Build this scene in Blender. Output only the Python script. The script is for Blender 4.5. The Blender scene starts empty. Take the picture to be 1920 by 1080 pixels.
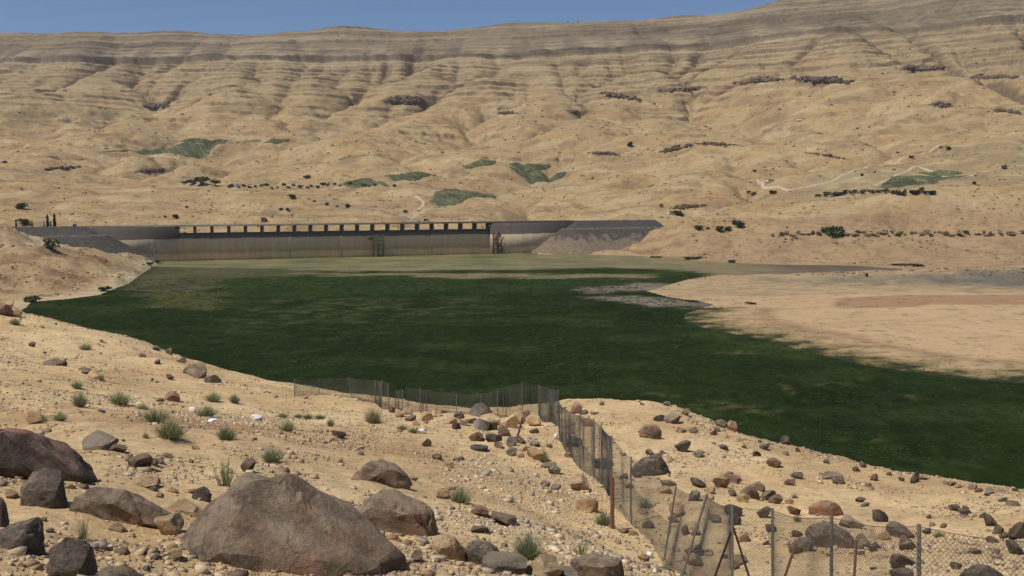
import bpy, bmesh, math, random
import numpy as np
from mathutils import Vector, Matrix

# ------------------------------------------------------------------ camera, sky, sun, exposure
scene = bpy.context.scene
col = scene.collection
EYE = 52.0                     # camera height above the water (water level z = 0)
FPX = 2000.0                   # focal length in pixels of the 1920-wide photograph
PITCH = math.atan(180.0 / FPX)
cam_d = bpy.data.cameras.new('camera'); cam = bpy.data.objects.new('camera', cam_d); col.objects.link(cam)
cam.location = (0, 0, EYE); cam.rotation_euler = (math.pi / 2 - PITCH, 0, 0)
cam_d.sensor_width = 36; cam_d.lens = FPX / 1920 * 36
cam_d.clip_start = 0.1; cam_d.clip_end = 20000
scene.camera = cam
SUN_EL, SUN_AZ = 60.0, -118.0    # azimuth from +Y (view direction), negative = left
world = bpy.data.worlds.new('World'); scene.world = world; world.use_nodes = True
wn = world.node_tree; bgn = wn.nodes['Background']
sky = wn.nodes.new('ShaderNodeTexSky'); sky.sky_type = 'NISHITA'; sky.sun_disc = False
sky.sun_elevation = math.radians(SUN_EL); sky.sun_rotation = math.radians(SUN_AZ)
sky.altitude = 1500; sky.air_density = 0.75; sky.dust_density = 0.0; sky.ozone_density = 5.0
wn.links.new(sky.outputs[0], bgn.inputs[0]); bgn.inputs[1].default_value = 0.08
sun_d = bpy.data.lights.new('sun', 'SUN'); sun_d.energy = 3.6; sun_d.angle = math.radians(0.5); sun_d.color = (1, 0.95, 0.87)
sun = bpy.data.objects.new('sun', sun_d); col.objects.link(sun)
_az, _el = math.radians(SUN_AZ), math.radians(SUN_EL)
sd = Vector((math.sin(_az) * math.cos(_el), math.cos(_az) * math.cos(_el), math.sin(_el)))
sun.rotation_euler = (-sd).to_track_quat('-Z', 'Y').to_euler(); sun.location = (0, 0, 300)
scene.view_settings.view_transform = 'Standard'; scene.view_settings.look = 'None'
scene.view_settings.gamma = 1; scene.view_settings.exposure = 0.15
scene.cycles.max_bounces = 5; scene.cycles.diffuse_bounces = 3

rng = np.random.default_rng(7); random.seed(7)
CP, SP = math.cos(PITCH), math.sin(PITCH)

# ------------------------------------------------------------------ helpers: pixels to directions
def ray(px, py):
    cx, cy = (px - 960) / FPX, (540 - py) / FPX
    dy = CP + cy * SP
    return cx / dy, (-SP + cy * CP) / dy            # x and z per metre of y
def at(px, py, Y):
    a, b = ray(px, py); return np.array([a * Y, Y, EYE + b * Y])
def at_z(px, py, z=0.0):
    a, b = ray(px, py); Y = (z - EYE) / b; return np.array([a * Y, Y, z])

# ------------------------------------------------------------------ helpers: noise
def _h(ix, iy, seed):
    n = (ix.astype(np.int64) * 374761393 + iy.astype(np.int64) * 668265263 + seed * 982451653) & 0xFFFFFFFF
    n = ((n ^ (n >> 13)) * 1274126177) & 0xFFFFFFFF
    n = n ^ (n >> 16)
    return (n & 0xFFFF) / 65535.0 * 2 * np.pi
def perlin(x, y, seed=0):
    x = np.asarray(x, float); y = np.asarray(y, float)
    ix, iy = np.floor(x), np.floor(y); fx, fy = x - ix, y - iy
    u = fx * fx * fx * (fx * (fx * 6 - 15) + 10); v = fy * fy * fy * (fy * (fy * 6 - 15) + 10)
    def g(a, b):
        t = _h(ix + a, iy + b, seed); return np.cos(t) * (fx - a) + np.sin(t) * (fy - b)
    r = (g(0, 0) * (1 - u) + g(1, 0) * u) * (1 - v) + (g(0, 1) * (1 - u) + g(1, 1) * u) * v
    return r * 1.5
def fbm(x, y, seed=0, octs=4, gain=.5):
    s, a, f = 0, 1, 1.0
    for i in range(octs):
        s = s + a * perlin(np.asarray(x) * f + 13.7 * i, np.asarray(y) * f - 7.1 * i, seed + i); a *= gain; f *= 2.03
    return s
def sstep(a, b, x):
    t = np.clip((np.asarray(x, float) - a) / (b - a), 0, 1); return t * t * (3 - 2 * t)

class RBF:
    def __init__(self, P, V, c):
        P = np.asarray(P, float); V = np.asarray(V, float); self.P, self.c = P, c
        n = len(P); A = np.zeros((n + 3, n + 3))
        A[:n, :n] = self.k(P[:, None, 0] - P[None, :, 0], P[:, None, 1] - P[None, :, 1]) + np.eye(n) * 1e-4
        A[:n, n] = 1; A[:n, n + 1:] = P; A[n, :n] = 1; A[n + 1:, :n] = P.T
        self.w = np.linalg.solve(A, np.concatenate([V, np.zeros(3)]))
    def k(self, dx, dy): return -np.sqrt(dx * dx + dy * dy + self.c ** 2)
    def __call__(self, x, y):
        x = np.asarray(x, float); y = np.asarray(y, float)
        s = self.w[-3] + self.w[-2] * x + self.w[-1] * y
        for i in range(len(self.P)): s = s + self.w[i] * self.k(x - self.P[i, 0], y - self.P[i, 1])
        return s

def poly_sdf(x, y, poly):
    """distance to a closed polygon, negative inside"""
    x = np.asarray(x, float); y = np.asarray(y, float)
    d = np.full(x.shape, 1e18); ins = np.zeros(x.shape, bool); n = len(poly)
    for i in range(n):
        ax, ay = poly[i]; bx, by = poly[(i + 1) % n]; ex, ey = bx - ax, by - ay
        t = np.clip(((x - ax) * ex + (y - ay) * ey) / (ex * ex + ey * ey + 1e-12), 0, 1)
        d = np.minimum(d, (x - ax - t * ex) ** 2 + (y - ay - t * ey) ** 2)
        c = ((ay > y) != (by > y)) & (x < ex * (y - ay) / (ey + (1e-12 if ey == 0 else 0)) + ax)
        ins ^= c
    d = np.sqrt(d); return np.where(ins, -d, d)
def zpoly(pts): return [tuple(at_z(*p)[:2]) for p in pts]

# ------------------------------------------------------------------ helpers: meshes and properties
def tag(o, label=None, cat=None, group=None, kind=None):
    if label: o['label'] = label
    if cat: o['category'] = cat
    if group: o['group'] = group
    if kind: o['kind'] = kind
    return o
def link(o, parent=None):
    col.objects.link(o)
    if parent is not None: o.parent = parent
    return o
def empty(name, loc=(0, 0, 0), rz=0):
    o = bpy.data.objects.new(name, None); o.location = loc; o.rotation_euler = (0, 0, rz); o.empty_display_size = .3
    return link(o)
def np_mesh(name, V, F, mats=(), smooth=True, colors=None):
    """V (n,3); F (m,k) faces of equal size k; numpy all the way"""
    V = np.ascontiguousarray(V, np.float32); F = np.ascontiguousarray(F, np.int32)
    me = bpy.data.meshes.new(name); m, k = F.shape
    me.vertices.add(len(V)); me.vertices.foreach_set('co', V.ravel())
    me.loops.add(m * k); me.loops.foreach_set('vertex_index', F.ravel())
    me.polygons.add(m); me.polygons.foreach_set('loop_start', np.arange(0, m * k, k, dtype=np.int32))
    me.polygons.foreach_set('loop_total', np.full(m, k, np.int32))
    if smooth: me.polygons.foreach_set('use_smooth', np.ones(m, bool))
    me.update(calc_edges=True)
    if colors is not None:
        at_ = me.color_attributes.new('Col', 'FLOAT_COLOR', 'POINT')
        c = np.ones((len(V), 4), np.float32); c[:, :3] = colors; at_.data.foreach_set('color', c.ravel())
    for mt in (mats if isinstance(mats, (list, tuple)) else [mats]): me.materials.append(mt)
    return me
def obj(name, me, parent=None, loc=None):
    o = bpy.data.objects.new(name, me)
    if loc is not None: o.location = loc
    return link(o, parent)
def grid_faces(nr, nc):
    i = np.arange(nr - 1)[:, None] * nc + np.arange(nc - 1)[None, :]
    return np.stack([i, i + 1, i + nc + 1, i + nc], -1).reshape(-1, 4)
class MB:
    """collects boxes and tubes for one mesh (quads)"""
    def __init__(s): s.V, s.F, s.n = [], [], 0
    def add(s, V, F):
        s.V.append(np.asarray(V, float)); s.F.append(np.asarray(F, int) + s.n); s.n += len(V); return s
    def hexa(s, p):
        return s.add(p, [[0, 3, 2, 1], [4, 5, 6, 7], [0, 1, 5, 4], [1, 2, 6, 5], [2, 3, 7, 6], [3, 0, 4, 7]])
    def box(s, c, sx, sy, sz, ax=(1, 0), base=False):
        """box centred at c (or standing on c), local x along ax in plan"""
        ax = np.array([ax[0], ax[1], 0.]); ax /= np.linalg.norm(ax); ay = np.array([-ax[1], ax[0], 0]); az = np.array([0, 0, 1.])
        c = np.array(c, float) + (az * sz / 2 if base else 0)
        p = [c + ax * sx / 2 * a + ay * sy / 2 * b + az * sz / 2 * d for d in (-1, 1) for a, b in ((-1, -1), (1, -1), (1, 1), (-1, 1))]
        return s.hexa(p)
    def tube(s, pts, r, n=6, cap=True):
        pts = np.asarray(pts, float); m = len(pts); rr = np.broadcast_to(r, (m,))
        V = []
        for i in range(m):
            t = pts[min(i + 1, m - 1)] - pts[max(i - 1, 0)]; t = t / (np.linalg.norm(t) + 1e-9)
            a = np.cross(t, [0, 0, 1.]) if abs(t[2]) < .9 else np.cross(t, [1., 0, 0]); a /= np.linalg.norm(a); b = np.cross(t, a)
            for k in range(n):
                an = 2 * math.pi * k / n; V.append(pts[i] + rr[i] * (math.cos(an) * a + math.sin(an) * b))
        F = [[i * n + k, i * n + (k + 1) % n, (i + 1) * n + (k + 1) % n, (i + 1) * n + k] for i in range(m - 1) for k in range(n)]
        if cap and n >= 4:
            for base in (0, (m - 1) * n):
                for k in range(1, n - 1, 2):
                    F.append([base, base + k, base + k + 1, base + (k + 2 if k + 2 < n else 0)] if k + 2 < n else [base, base + k, base + k + 1, base + k + 1])
            F = [f for f in F if len(set(f)) == 4]
        return s.add(V, F)
    def build(s, name, mat, parent=None, smooth=False, loc=None):
        return obj(name, np_mesh(name, np.concatenate(s.V), np.concatenate(s.F), mat, smooth), parent, loc)

# ------------------------------------------------------------------ materials
class N:
    def __init__(s, name, rough=.9, spec=.2):
        s.m = bpy.data.materials.new(name); s.m.use_nodes = True; s.t = s.m.node_tree
        s.b = s.t.nodes['Principled BSDF']; s.b.inputs['Roughness'].default_value = rough
        s.b.inputs['Specular IOR Level'].default_value = spec; s._co = {}
    def n(s, typ, **kw):
        x = s.t.nodes.new(typ)
        for k, v in kw.items(): setattr(x, k, v)
        return x
    def l(s, a, b): s.t.links.new(a, b)
    def co(s, kind='Object'):
        if 'tc' not in s._co: s._co['tc'] = s.n('ShaderNodeTexCoord')
        return s._co['tc'].outputs[kind]
    def noise(s, scale, detail=4, rough=.55, vec=None, dist=0):
        x = s.n('ShaderNodeTexNoise'); x.inputs['Scale'].default_value = scale; x.inputs['Detail'].default_value = detail
        x.inputs['Roughness'].default_value = rough; x.inputs['Distortion'].default_value = dist
        s.l(vec or s.co(), x.inputs['Vector']); return x.outputs['Fac']
    def vor(s, scale, out='Distance', vec=None, feature='F1'):
        x = s.n('ShaderNodeTexVoronoi', feature=feature); x.inputs['Scale'].default_value = scale
        s.l(vec or s.co(), x.inputs['Vector']); return x.outputs[out]
    def ramp(s, fac, stops):
        x = s.n('ShaderNodeValToRGB'); e = x.color_ramp.elements
        e.remove(e[1]); e[0].position = stops[0][0]
        for p, c in stops[1:]: e.new(p)
        for i, (p, c) in enumerate(stops): e[i].color = (*c, 1) if hasattr(c, '__len__') else (c, c, c, 1)
        s.l(fac, x.inputs[0]); return x.outputs[0]
    def mix(s, fac, a, b, mode='MIX'):
        x = s.n('ShaderNodeMix', data_type='RGBA', blend_type=mode)
        for i, v in ((0, fac), (6, a), (7, b)):
            if hasattr(v, 'is_linked') or hasattr(v, 'links'): s.l(v, x.inputs[i])
            elif isinstance(v, (int, float)): x.inputs[i].default_value = v if i == 0 else (v, v, v, 1)
            else: x.inputs[i].default_value = (*v, 1)
        return x.outputs[2]
    def math(s, op, a, b=0.):
        x = s.n('ShaderNodeMath', operation=op)
        for i, v in ((0, a), (1, b)):
            if isinstance(v, (int, float)): x.inputs[i].default_value = v
            else: s.l(v, x.inputs[i])
        return x.outputs[0]
    def bump(s, height, dist=.05, strength=1., prev=None):
        x = s.n('ShaderNodeBump'); x.inputs['Distance'].default_value = dist; x.inputs['Strength'].default_value = strength
        s.l(height, x.inputs['Height'])
        if prev is not None: s.l(prev, x.inputs['Normal'])
        return x.outputs[0]
    def attr(s, name='Col'):
        x = s.n('ShaderNodeAttribute', attribute_name=name); return x.outputs['Color']
    def done(s, color=None, normal=None, rough=None):
        if color is not None:
            if isinstance(color, tuple): s.b.inputs['Base Color'].default_value = (*color, 1)
            else: s.l(color, s.b.inputs['Base Color'])
        if normal is not None: s.l(normal, s.b.inputs['Normal'])
        if rough is not None: s.l(rough, s.b.inputs['Roughness'])
        return s.m

def mat_ground():
    m = N('sandy_ground', .95, .1)
    c = m.attr()
    big = m.ramp(m.noise(.25, 5, .6), [(.3, .78), (.7, 1.12)])
    med = m.ramp(m.noise(2.2, 5, .65), [(.3, .72), (.5, 1.0), (.72, 1.16)])
    fine = m.ramp(m.noise(14, 4, .7), [(.28, .62), (.5, 1.0), (.75, 1.22)])
    c = m.mix(1, c, big, 'MULTIPLY'); c = m.mix(1, c, med, 'MULTIPLY'); c = m.mix(.9, c, fine, 'MULTIPLY')
    vc = m.vor(7, 'Color'); vd = m.vor(7, 'Distance')
    sp = m.n('ShaderNodeSeparateColor'); m.l(vc, sp.inputs[0])
    grav = m.math('MULTIPLY', m.math('GREATER_THAN', sp.outputs[0], .55), m.math('LESS_THAN', vd, .33))
    gcol = m.mix(sp.outputs[1], (.30, .20, .12), (.62, .50, .35))
    c = m.mix(m.math('MULTIPLY', grav, .7), c, gcol)
    h = m.math('ADD', m.math('MULTIPLY', m.noise(6, 6, .7), .6), m.math('MULTIPLY', grav, .3))
    return m.done(c, m.bump(h, .10, .9))
def mat_valley():
    m = N('valley_rock', .95, .1)
    c = m.attr()
    a = m.ramp(m.noise(.012, 6, .6), [(.3, .92), (.7, 1.07)])
    b = m.ramp(m.noise(.11, 7, .74), [(.28, .7), (.5, 1.0), (.75, 1.14)])
    c = m.mix(1, c, a, 'MULTIPLY'); c = m.mix(.85, c, b, 'MULTIPLY')
    mz = m.n('ShaderNodeSeparateXYZ'); m.l(m.co(), mz.inputs[0]); hi = m.ramp(m.math('DIVIDE', mz.outputs[2], 1000.), [(.24, 0.), (.36, 1.)])
    for zs, lo, hi_, k in ((.085, .56, .62, .55), (.26, .55, .64, .5)):      # thin level beds of darker stone
        mp = m.n('ShaderNodeMapping'); mp.inputs['Scale'].default_value = (.0011, .0011, zs); m.l(m.co(), mp.inputs[0])
        bed = m.ramp(m.noise(1., 3, .6, mp.outputs[0]), [(lo, 0.), (hi_, 1.)]); brk = m.ramp(m.noise(.006, 4, .65), [(.38, 0.), (.52, 1.)])
        c = m.mix(m.math('MULTIPLY', m.math('MULTIPLY', bed, hi), m.math('MULTIPLY', brk, k)), c, m.mix(1, c, (.42, .40, .40), 'MULTIPLY'))
    spk = m.ramp(m.noise(.22, 4, .7), [(.33, .42), (.43, 1.)])
    c = m.mix(.7, c, spk, 'MULTIPLY')
    return m.done(c, m.bump(m.noise(.3, 6, .75), 1.6, .6))
def mat_lake():
    m = N('lake_surface', .6, .3)
    at_ = m.attr(); al = m.n('ShaderNodeAttribute', attribute_name='Wet')
    sq = m.n('ShaderNodeMapping'); sq.inputs['Scale'].default_value = (1, .45, 1); m.l(m.co(), sq.inputs[0])
    v = sq.outputs[0]
    a = m.ramp(m.noise(.03, 5, .6, v), [(.3, .75), (.7, 1.25)])
    b = m.ramp(m.noise(.25, 5, .7, v), [(.28, .45), (.5, 1.), (.75, 1.6)])
    e = m.ramp(m.noise(1.3, 3, .6, v), [(.3, .7), (.7, 1.3)])
    dry = m.math('SUBTRACT', 1., al.outputs['Fac'])
    c = m.mix(1, at_, a, 'MULTIPLY'); c = m.mix(m.math('MULTIPLY', dry, .75), c, b, 'MULTIPLY'); c = m.mix(m.math('MULTIPLY', dry, .6), c, e, 'MULTIPLY')
    r = m.math('SUBTRACT', .95, m.math('MULTIPLY', al.outputs['Fac'], .75))
    m.b.inputs['Specular IOR Level'].default_value = .5
    mu = m.math('MULTIPLY', al.outputs['Fac'], .22); m.l(mu, m.b.inputs['Specular IOR Level'])
    return m.done(c, m.bump(m.noise(.8, 3, .6, v), .05, .25), r)
def mat_rock(name, c1, c2, c3, dust=.5, scale=1., dcol=(.36, .27, .18)):
    m = N(name, .88, .25)
    oi = m.n('ShaderNodeObjectInfo')
    ad = m.n('ShaderNodeVectorMath', operation='ADD'); m.l(m.co(), ad.inputs[0]); m.l(oi.outputs['Location'], ad.inputs[1]); v = ad.outputs[0]
    base = m.ramp(m.noise(1.3 * scale, 6, .62, v), [(.3, c1), (.5, c2), (.72, c3)])
    fine = m.ramp(m.noise(16 * scale, 5, .7, v), [(.25, .55), (.5, 1.), (.78, 1.35)])
    c = m.mix(1, base, fine, 'MULTIPLY')
    wv = m.n('ShaderNodeTexNoise'); wv.inputs['Scale'].default_value = 2.2 * scale; wv.inputs['Detail'].default_value = 4; m.l(v, wv.inputs['Vector'])
    vw = m.n('ShaderNodeMix', data_type='VECTOR'); vw.inputs[0].default_value = .35; m.l(v, vw.inputs[4]); m.l(wv.outputs['Color'], vw.inputs[5])
    crk = m.ramp(m.vor(1.7 * scale, 'Distance', vw.outputs[1], 'DISTANCE_TO_EDGE'), [(.0, 0.), (.022, 1.)])
    cm = m.ramp(m.noise(1.1 * scale, 2, .5, v), [(.52, 0.), (.6, 1.)]); c = m.mix(m.math('MULTIPLY', cm, .55), c, m.mix(crk, .3, 1.), 'MULTIPLY')
    c = m.mix(m.math('MULTIPLY', m.ramp(m.noise(.9 * scale, 3, .6, v), [(.5, 0.), (.62, 1.)]), .35), c, m.mix(1, c, (1.5, 1.0, .75), 'MULTIPLY'))
    c = m.mix(m.math('MULTIPLY', m.ramp(m.noise(7 * scale, 5, .7, v), [(.58, 0.), (.68, 1.)]), .45), c, m.mix(1, c, 1.9, 'MULTIPLY'))
    pits = m.ramp(m.vor(26 * scale, 'Distance', v), [(.05, .45), (.22, 1.)]); c = m.mix(.35, c, pits, 'MULTIPLY')
    rnd = m.ramp(oi.outputs['Random'], [(0, .75), (1, 1.25)]); c = m.mix(1, c, rnd, 'MULTIPLY')
    ge = m.n('ShaderNodeNewGeometry'); sx = m.n('ShaderNodeSeparateXYZ'); m.l(ge.outputs['Normal'], sx.inputs[0])
    up = m.ramp(m.math('ADD', sx.outputs[2], m.math('MULTIPLY', m.math('SUBTRACT', m.noise(3 * scale, 5, .6, v), .5), 1.1)), [(.62, 0.), (1.15, 1.)])
    c = m.mix(m.math('MULTIPLY', up, dust), c, dcol)
    n00 = m.bump(m.noise(1.6 * scale, 7, .68, v), .14, .5); n0 = m.bump(m.math('MULTIPLY', crk, cm), .03, .35, n00); n1 = m.bump(m.noise(3.5 * scale, 9, .7, v), .07, .85, n0); n2 = m.bump(m.noise(28 * scale, 4, .7, v), .008, .7, n1)
    return m.done(c, n2)
def mat_plain(name, c, rough=.8, var=.25, scale=8., spec=.3, metal=0.):
    m = N(name, rough, spec); m.b.inputs['Metallic'].default_value = metal
    f = m.ramp(m.noise(scale, 5, .65), [(.25, 1 - var), (.75, 1 + var)])
    return m.done(m.mix(1, c, f, 'MULTIPLY'), m.bump(m.noise(scale * 3, 4, .6), .01, .4))
def mat_leaf(name, dark, light, scale=3.):
    m = N(name, .75, .2)
    oi = m.n('ShaderNodeObjectInfo')
    c = m.mix(m.noise(scale, 3, .6), dark, light)
    c = m.mix(1, c, m.ramp(oi.outputs['Random'], [(0, .78), (1, 1.22)]), 'MULTIPLY')
    ac = m.attr(); c = m.mix(1, c, ac, 'MULTIPLY')
    m.b.inputs['Subsurface Weight'].default_value = 0
    return m.done(c)
def mat_concrete(name, c, streak=.35):
    m = N(name, .85, .2)
    mp = m.n('ShaderNodeMapping'); mp.inputs['Scale'].default_value = (.35, .35, .03); m.l(m.co(), mp.inputs[0])
    mp2 = m.n('ShaderNodeMapping'); mp2.inputs['Scale'].default_value = (.02, .02, .55); m.l(m.co(), mp2.inputs[0])
    s1 = m.ramp(m.noise(1, 5, .65, mp.outputs[0]), [(.3, 1 - streak), (.7, 1 + streak * .6)])
    s2 = m.ramp(m.noise(1, 4, .6, mp2.outputs[0]), [(.3, .84), (.7, 1.12)])
    cc = m.mix(1, c, s1, 'MULTIPLY'); cc = m.mix(1, cc, s2, 'MULTIPLY')
    cc = m.mix(.6, cc, m.ramp(m.noise(.4, 5, .7), [(.3, .8), (.7, 1.15)]), 'MULTIPLY')
    return m.done(cc, m.bump(m.noise(2, 5, .7), .15, .4))
def mat_damwall():
    """silt coated below the old water line, dark stained above it"""
    m = N('dam_wall_concrete', .88, .2)
    sx = m.n('ShaderNodeSeparateXYZ'); m.l(m.co(), sx.inputs[0]); z = sx.outputs[2]
    wob = m.math('MULTIPLY', m.math('SUBTRACT', m.noise(.05, 4, .6), .5), 3.)
    zz = m.math('ADD', z, wob)
    t = m.math('DIVIDE', zz, 28.)
    c = m.ramp(t, [(0., (.30, .24, .15)), (.06, (.64, .52, .36)), (.17, (.64, .52, .36)), (.23, (.44, .345, .225)), (.33, (.55, .43, .28)), (.52, (.62, .49, .32)), (.585, (.58, .46, .30)), (.605, (.12, .098, .082)), (.8, (.09, .076, .066)), (1., (.12, .10, .085))])
    mp = m.n('ShaderNodeMapping'); mp.inputs['Scale'].default_value = (.4, .4, .03); m.l(m.co(), mp.inputs[0])
    c = m.mix(.45, c, m.ramp(m.noise(1, 5, .65, mp.outputs[0]), [(.3, .75), (.7, 1.25)]), 'MULTIPLY')
    c = m.mix(.5, c, m.ramp(m.noise(.3, 5, .7), [(.3, .82), (.7, 1.14)]), 'MULTIPLY')
    return m.done(c, m.bump(m.noise(1.5, 5, .7), .15, .4))
M = dict(ground=mat_ground(), valley=mat_valley(), lake=mat_lake(), damwall=mat_damwall(),
    dark=mat_rock('dark_basalt', (.055, .045, .038), (.105, .084, .066), (.19, .15, .115), .35),
    brown=mat_rock('brown_basalt', (.075, .055, .039), (.175, .128, .088), (.34, .262, .185), .45),
    slab=mat_rock('red_topped_basalt', (.06, .046, .038), (.10, .08, .062), (.17, .13, .1), .9, 1., (.27, .15, .105)),
    red=mat_rock('reddish_rock', (.15, .08, .054), (.24, .14, .095), (.34, .22, .15), .35),
    tan=mat_rock('tan_limestone', (.32, .20, .105), (.47, .33, .185), (.60, .46, .285), .3),
    grey=mat_rock('grey_rock', (.13, .11, .088), (.22, .19, .15), (.34, .29, .22), .4),
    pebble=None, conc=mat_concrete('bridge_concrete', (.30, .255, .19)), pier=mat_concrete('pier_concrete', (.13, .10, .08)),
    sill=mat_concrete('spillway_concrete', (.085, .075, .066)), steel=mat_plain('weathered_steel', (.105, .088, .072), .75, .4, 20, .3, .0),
    wire=mat_plain('fence_wire', (.10, .095, .085), .7, .2, 9, .3, .1), rust=mat_plain('rusty_steel', (.12, .045, .028), .85, .35, 25),
    rubber=mat_plain('tyre_rubber', (.09, .085, .08), .8, .3, 18), white=mat_plain('white_plastic', (.75, .73, .7), .5, .1, 10),
    render_wall=mat_plain('rendered_wall', (.62, .57, .48), .9, .12, 1.), roofm=mat_plain('roof_sheet', (.33, .30, .27), .7, .2, 1.), glassd=mat_plain('dark_opening', (.03, .03, .03), .3, .1, 1.),
    asphalt=mat_plain('pale_asphalt', (.22, .19, .155), .9, .2, .2), dirtroad=mat_plain('dirt_road_soil', (.47, .375, .25), .95, .15, .1),
    shrub=mat_leaf('shrub_blades', (.25, .27, .14), (.42, .43, .25), 4.), drygrass=mat_leaf('dry_stalks', (.30, .24, .13), (.45, .37, .22), 4.),
    leaf=mat_leaf('tree_leaves', (.045, .058, .026), (.10, .115, .055), .4), reed=mat_leaf('reed_leaves', (.36, .28, .165), (.48, .39, .24), .4), olive=mat_leaf('olive_leaves', (.10, .105, .055), (.19, .185, .10), .4),
    crop=mat_leaf('crop_leaves', (.075, .082, .038), (.125, .128, .062), .12), weed=mat_leaf('water_weed', (.016, .028, .008), (.042, .06, .019), .15),
    bark=mat_plain('bark', (.12, .085, .055), .9, .3, 6))

# ------------------------------------------------------------------ lake outline
LAKE_PX = [(48, 577), (58, 566), (120, 561), (185, 553), (205, 545), (240, 531), (268, 511), (292, 496), (298, 487), (640, 478.5), (1007, 470),
           (1010, 477), (1100, 477.5), (1180, 479), (1270, 485), (1320, 490), (1450, 496), (1600, 498), (1690, 504), (1655, 515), (1500, 517.5), (1345, 516), (1290, 524), (1215, 546),
           (1255, 557), (1318, 566), (1340, 571), (1310, 580), (1283, 590), (1287, 604), (1330, 617), (1400, 630), (1500, 655), (1620, 684), (1760, 705), (1920, 719), (2250, 745)]
LAKE = zpoly(LAKE_PX) + [(420, 190), (200, 120), (0, 110), (-90, 150), (-170, 260)]

# ------------------------------------------------------------------ valley terrain (right shore to the canyon rim)
VC = {-300: [(575, 470), (500, 560), (420, 660), (395, 1000), (315, 1600), (250, 2150), (190, 2750), (160, 3050), (122, 3400), (62, 4050)],
      0: [(568, 505), (500, 590), (445, 640), (420, 668), (430, 730), (440, 790), (402, 1000), (315, 1600), (250, 2150), (190, 2700), (160, 3000), (122, 3350), (60, 4000)],
      90: [(556, 530), (500, 600), (462, 655), (452, 690), (452, 745)],
      160: [(548, 555), (500, 630), (465, 705), (474, 748), (478, 800), (405, 1000), (330, 1550), (250, 2150), (190, 2700), (160, 3000), (60, 3950)],
      230: [(535, 590), (492, 695), (474, 752), (480, 790)],
      320: [(430, 960), (408, 1050), (345, 1500), (290, 1850), (250, 2150), (190, 2680), (160, 3000), (115, 3380), (57, 3900)],
      640: [(432, 1000), (408, 1100), (350, 1450), (300, 1800), (250, 2150), (190, 2650), (150, 3000), (110, 3350), (47, 3800)],
      960: [(432, 1050), (405, 1150), (350, 1450), (300, 1750), (250, 2100), (190, 2600), (150, 2900), (105, 3250), (40, 3750)],
      1130: [(428, 1000), (405, 1150), (350, 1400), (300, 1700), (220, 2200), (150, 2800), (38, 3680)],
      1238: [(479, 874), (458, 903), (430, 936)],
      1280: [(482, 850), (452, 900), (425, 934), (406, 1080), (350, 1330), (290, 1650), (240, 1950), (180, 2450), (150, 2700), (100, 3050), (28, 3580)],
      1480: [(494, 780), (440, 880), (405, 990), (352, 1250), (290, 1550), (230, 1850), (170, 2250), (130, 2600), (70, 2950), (-3, 3400)],
      1700: [(499, 765), (441, 880), (428, 915), (364, 970), (350, 1080), (290, 1400), (262, 1600), (210, 1850), (150, 2250), (100, 2550), (40, 2800), (-40, 3200)],
      1920: [(497, 770), (440, 870), (428, 905), (362, 960), (349, 1060), (285, 1350), (250, 1550), (200, 1800), (140, 2150), (90, 2450), (30, 2700), (-72, 3080)],
      2250: [(492, 760), (432, 880), (358, 960), (280, 1300), (240, 1500), (180, 1800), (120, 2100), (60, 2400), (0, 2700), (-130, 3020)]}
_P, _V, RIMU, RIMY, RIMZ = [], [], [], [], []
for px, kn in VC.items():
    for py, Y in kn:
        p = at(px, py, Y); _P.append((p[0] / Y * 2.2, math.log(Y) * 1.4)); _V.append((p[2] - EYE) / Y)
    if px in (90, 230, 1238): continue
    RIMU.append(p[0] / Y); RIMY.append(Y); RIMZ.append(p[2])
    for ex in (250, 700):
        _P.append((p[0] / Y * 2.2, math.log(Y + ex) * 1.4)); _V.append((p[2] + 4 - EYE) / (Y + ex))
vrbf = RBF(_P, _V, .04)
def ridge1(x, y, seed, octs=3):
    s, a, f = 0, 1, 1.
    for i in range(octs):
        s = s + a * (1 - 2 * np.abs(perlin(x * f + 5.3 * i, y * f, seed + i))); a *= .5; f *= 2.1
    return s / 1.75
BEDS = [(84, 5), (110, 6), (140, 5), (165, 7), (190, 5), (215, 8), (240, 6), (262, 7), (285, 6), (303, 8), (321, 6), (338, 11), (352, 5), (364, 6), (378, 9), (392, 5), (408, 7), (425, 10), (440, 5), (452, 6), (474, 26), (492, 3), (508, 4), (524, 3), (538, 4), (553, 11), (564, 5), (575, 7), (588, 8), (598, 4), (608, 6), (621, 8), (632, 4), (643, 9), (665, 6), (690, 12), (720, 8), (745, 9)]
BSRC = np.array([v for zc, h in BEDS for v in (zc - .06 * h, zc + .06 * h)]); BDST = np.array([v for zc, h in BEDS for v in (zc - .5 * h, zc + .5 * h)])
def terrace(z, hard):
    """hard beds stand as cliffs, soft ones lie back as slopes"""
    return z + hard * (np.interp(z, np.r_[0, BSRC, 900], np.r_[0, BDST, 900]) - z)
LEDGES = []
TERR = [tuple(at(p[0], p[1], Y)[:2]) for p, Y in (((1440, 355), 1150), ((1500, 318), 1350), ((1700, 285), 1430), ((1960, 255), 1530), ((1960, 352), 1060), ((1560, 356), 1090))]
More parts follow.
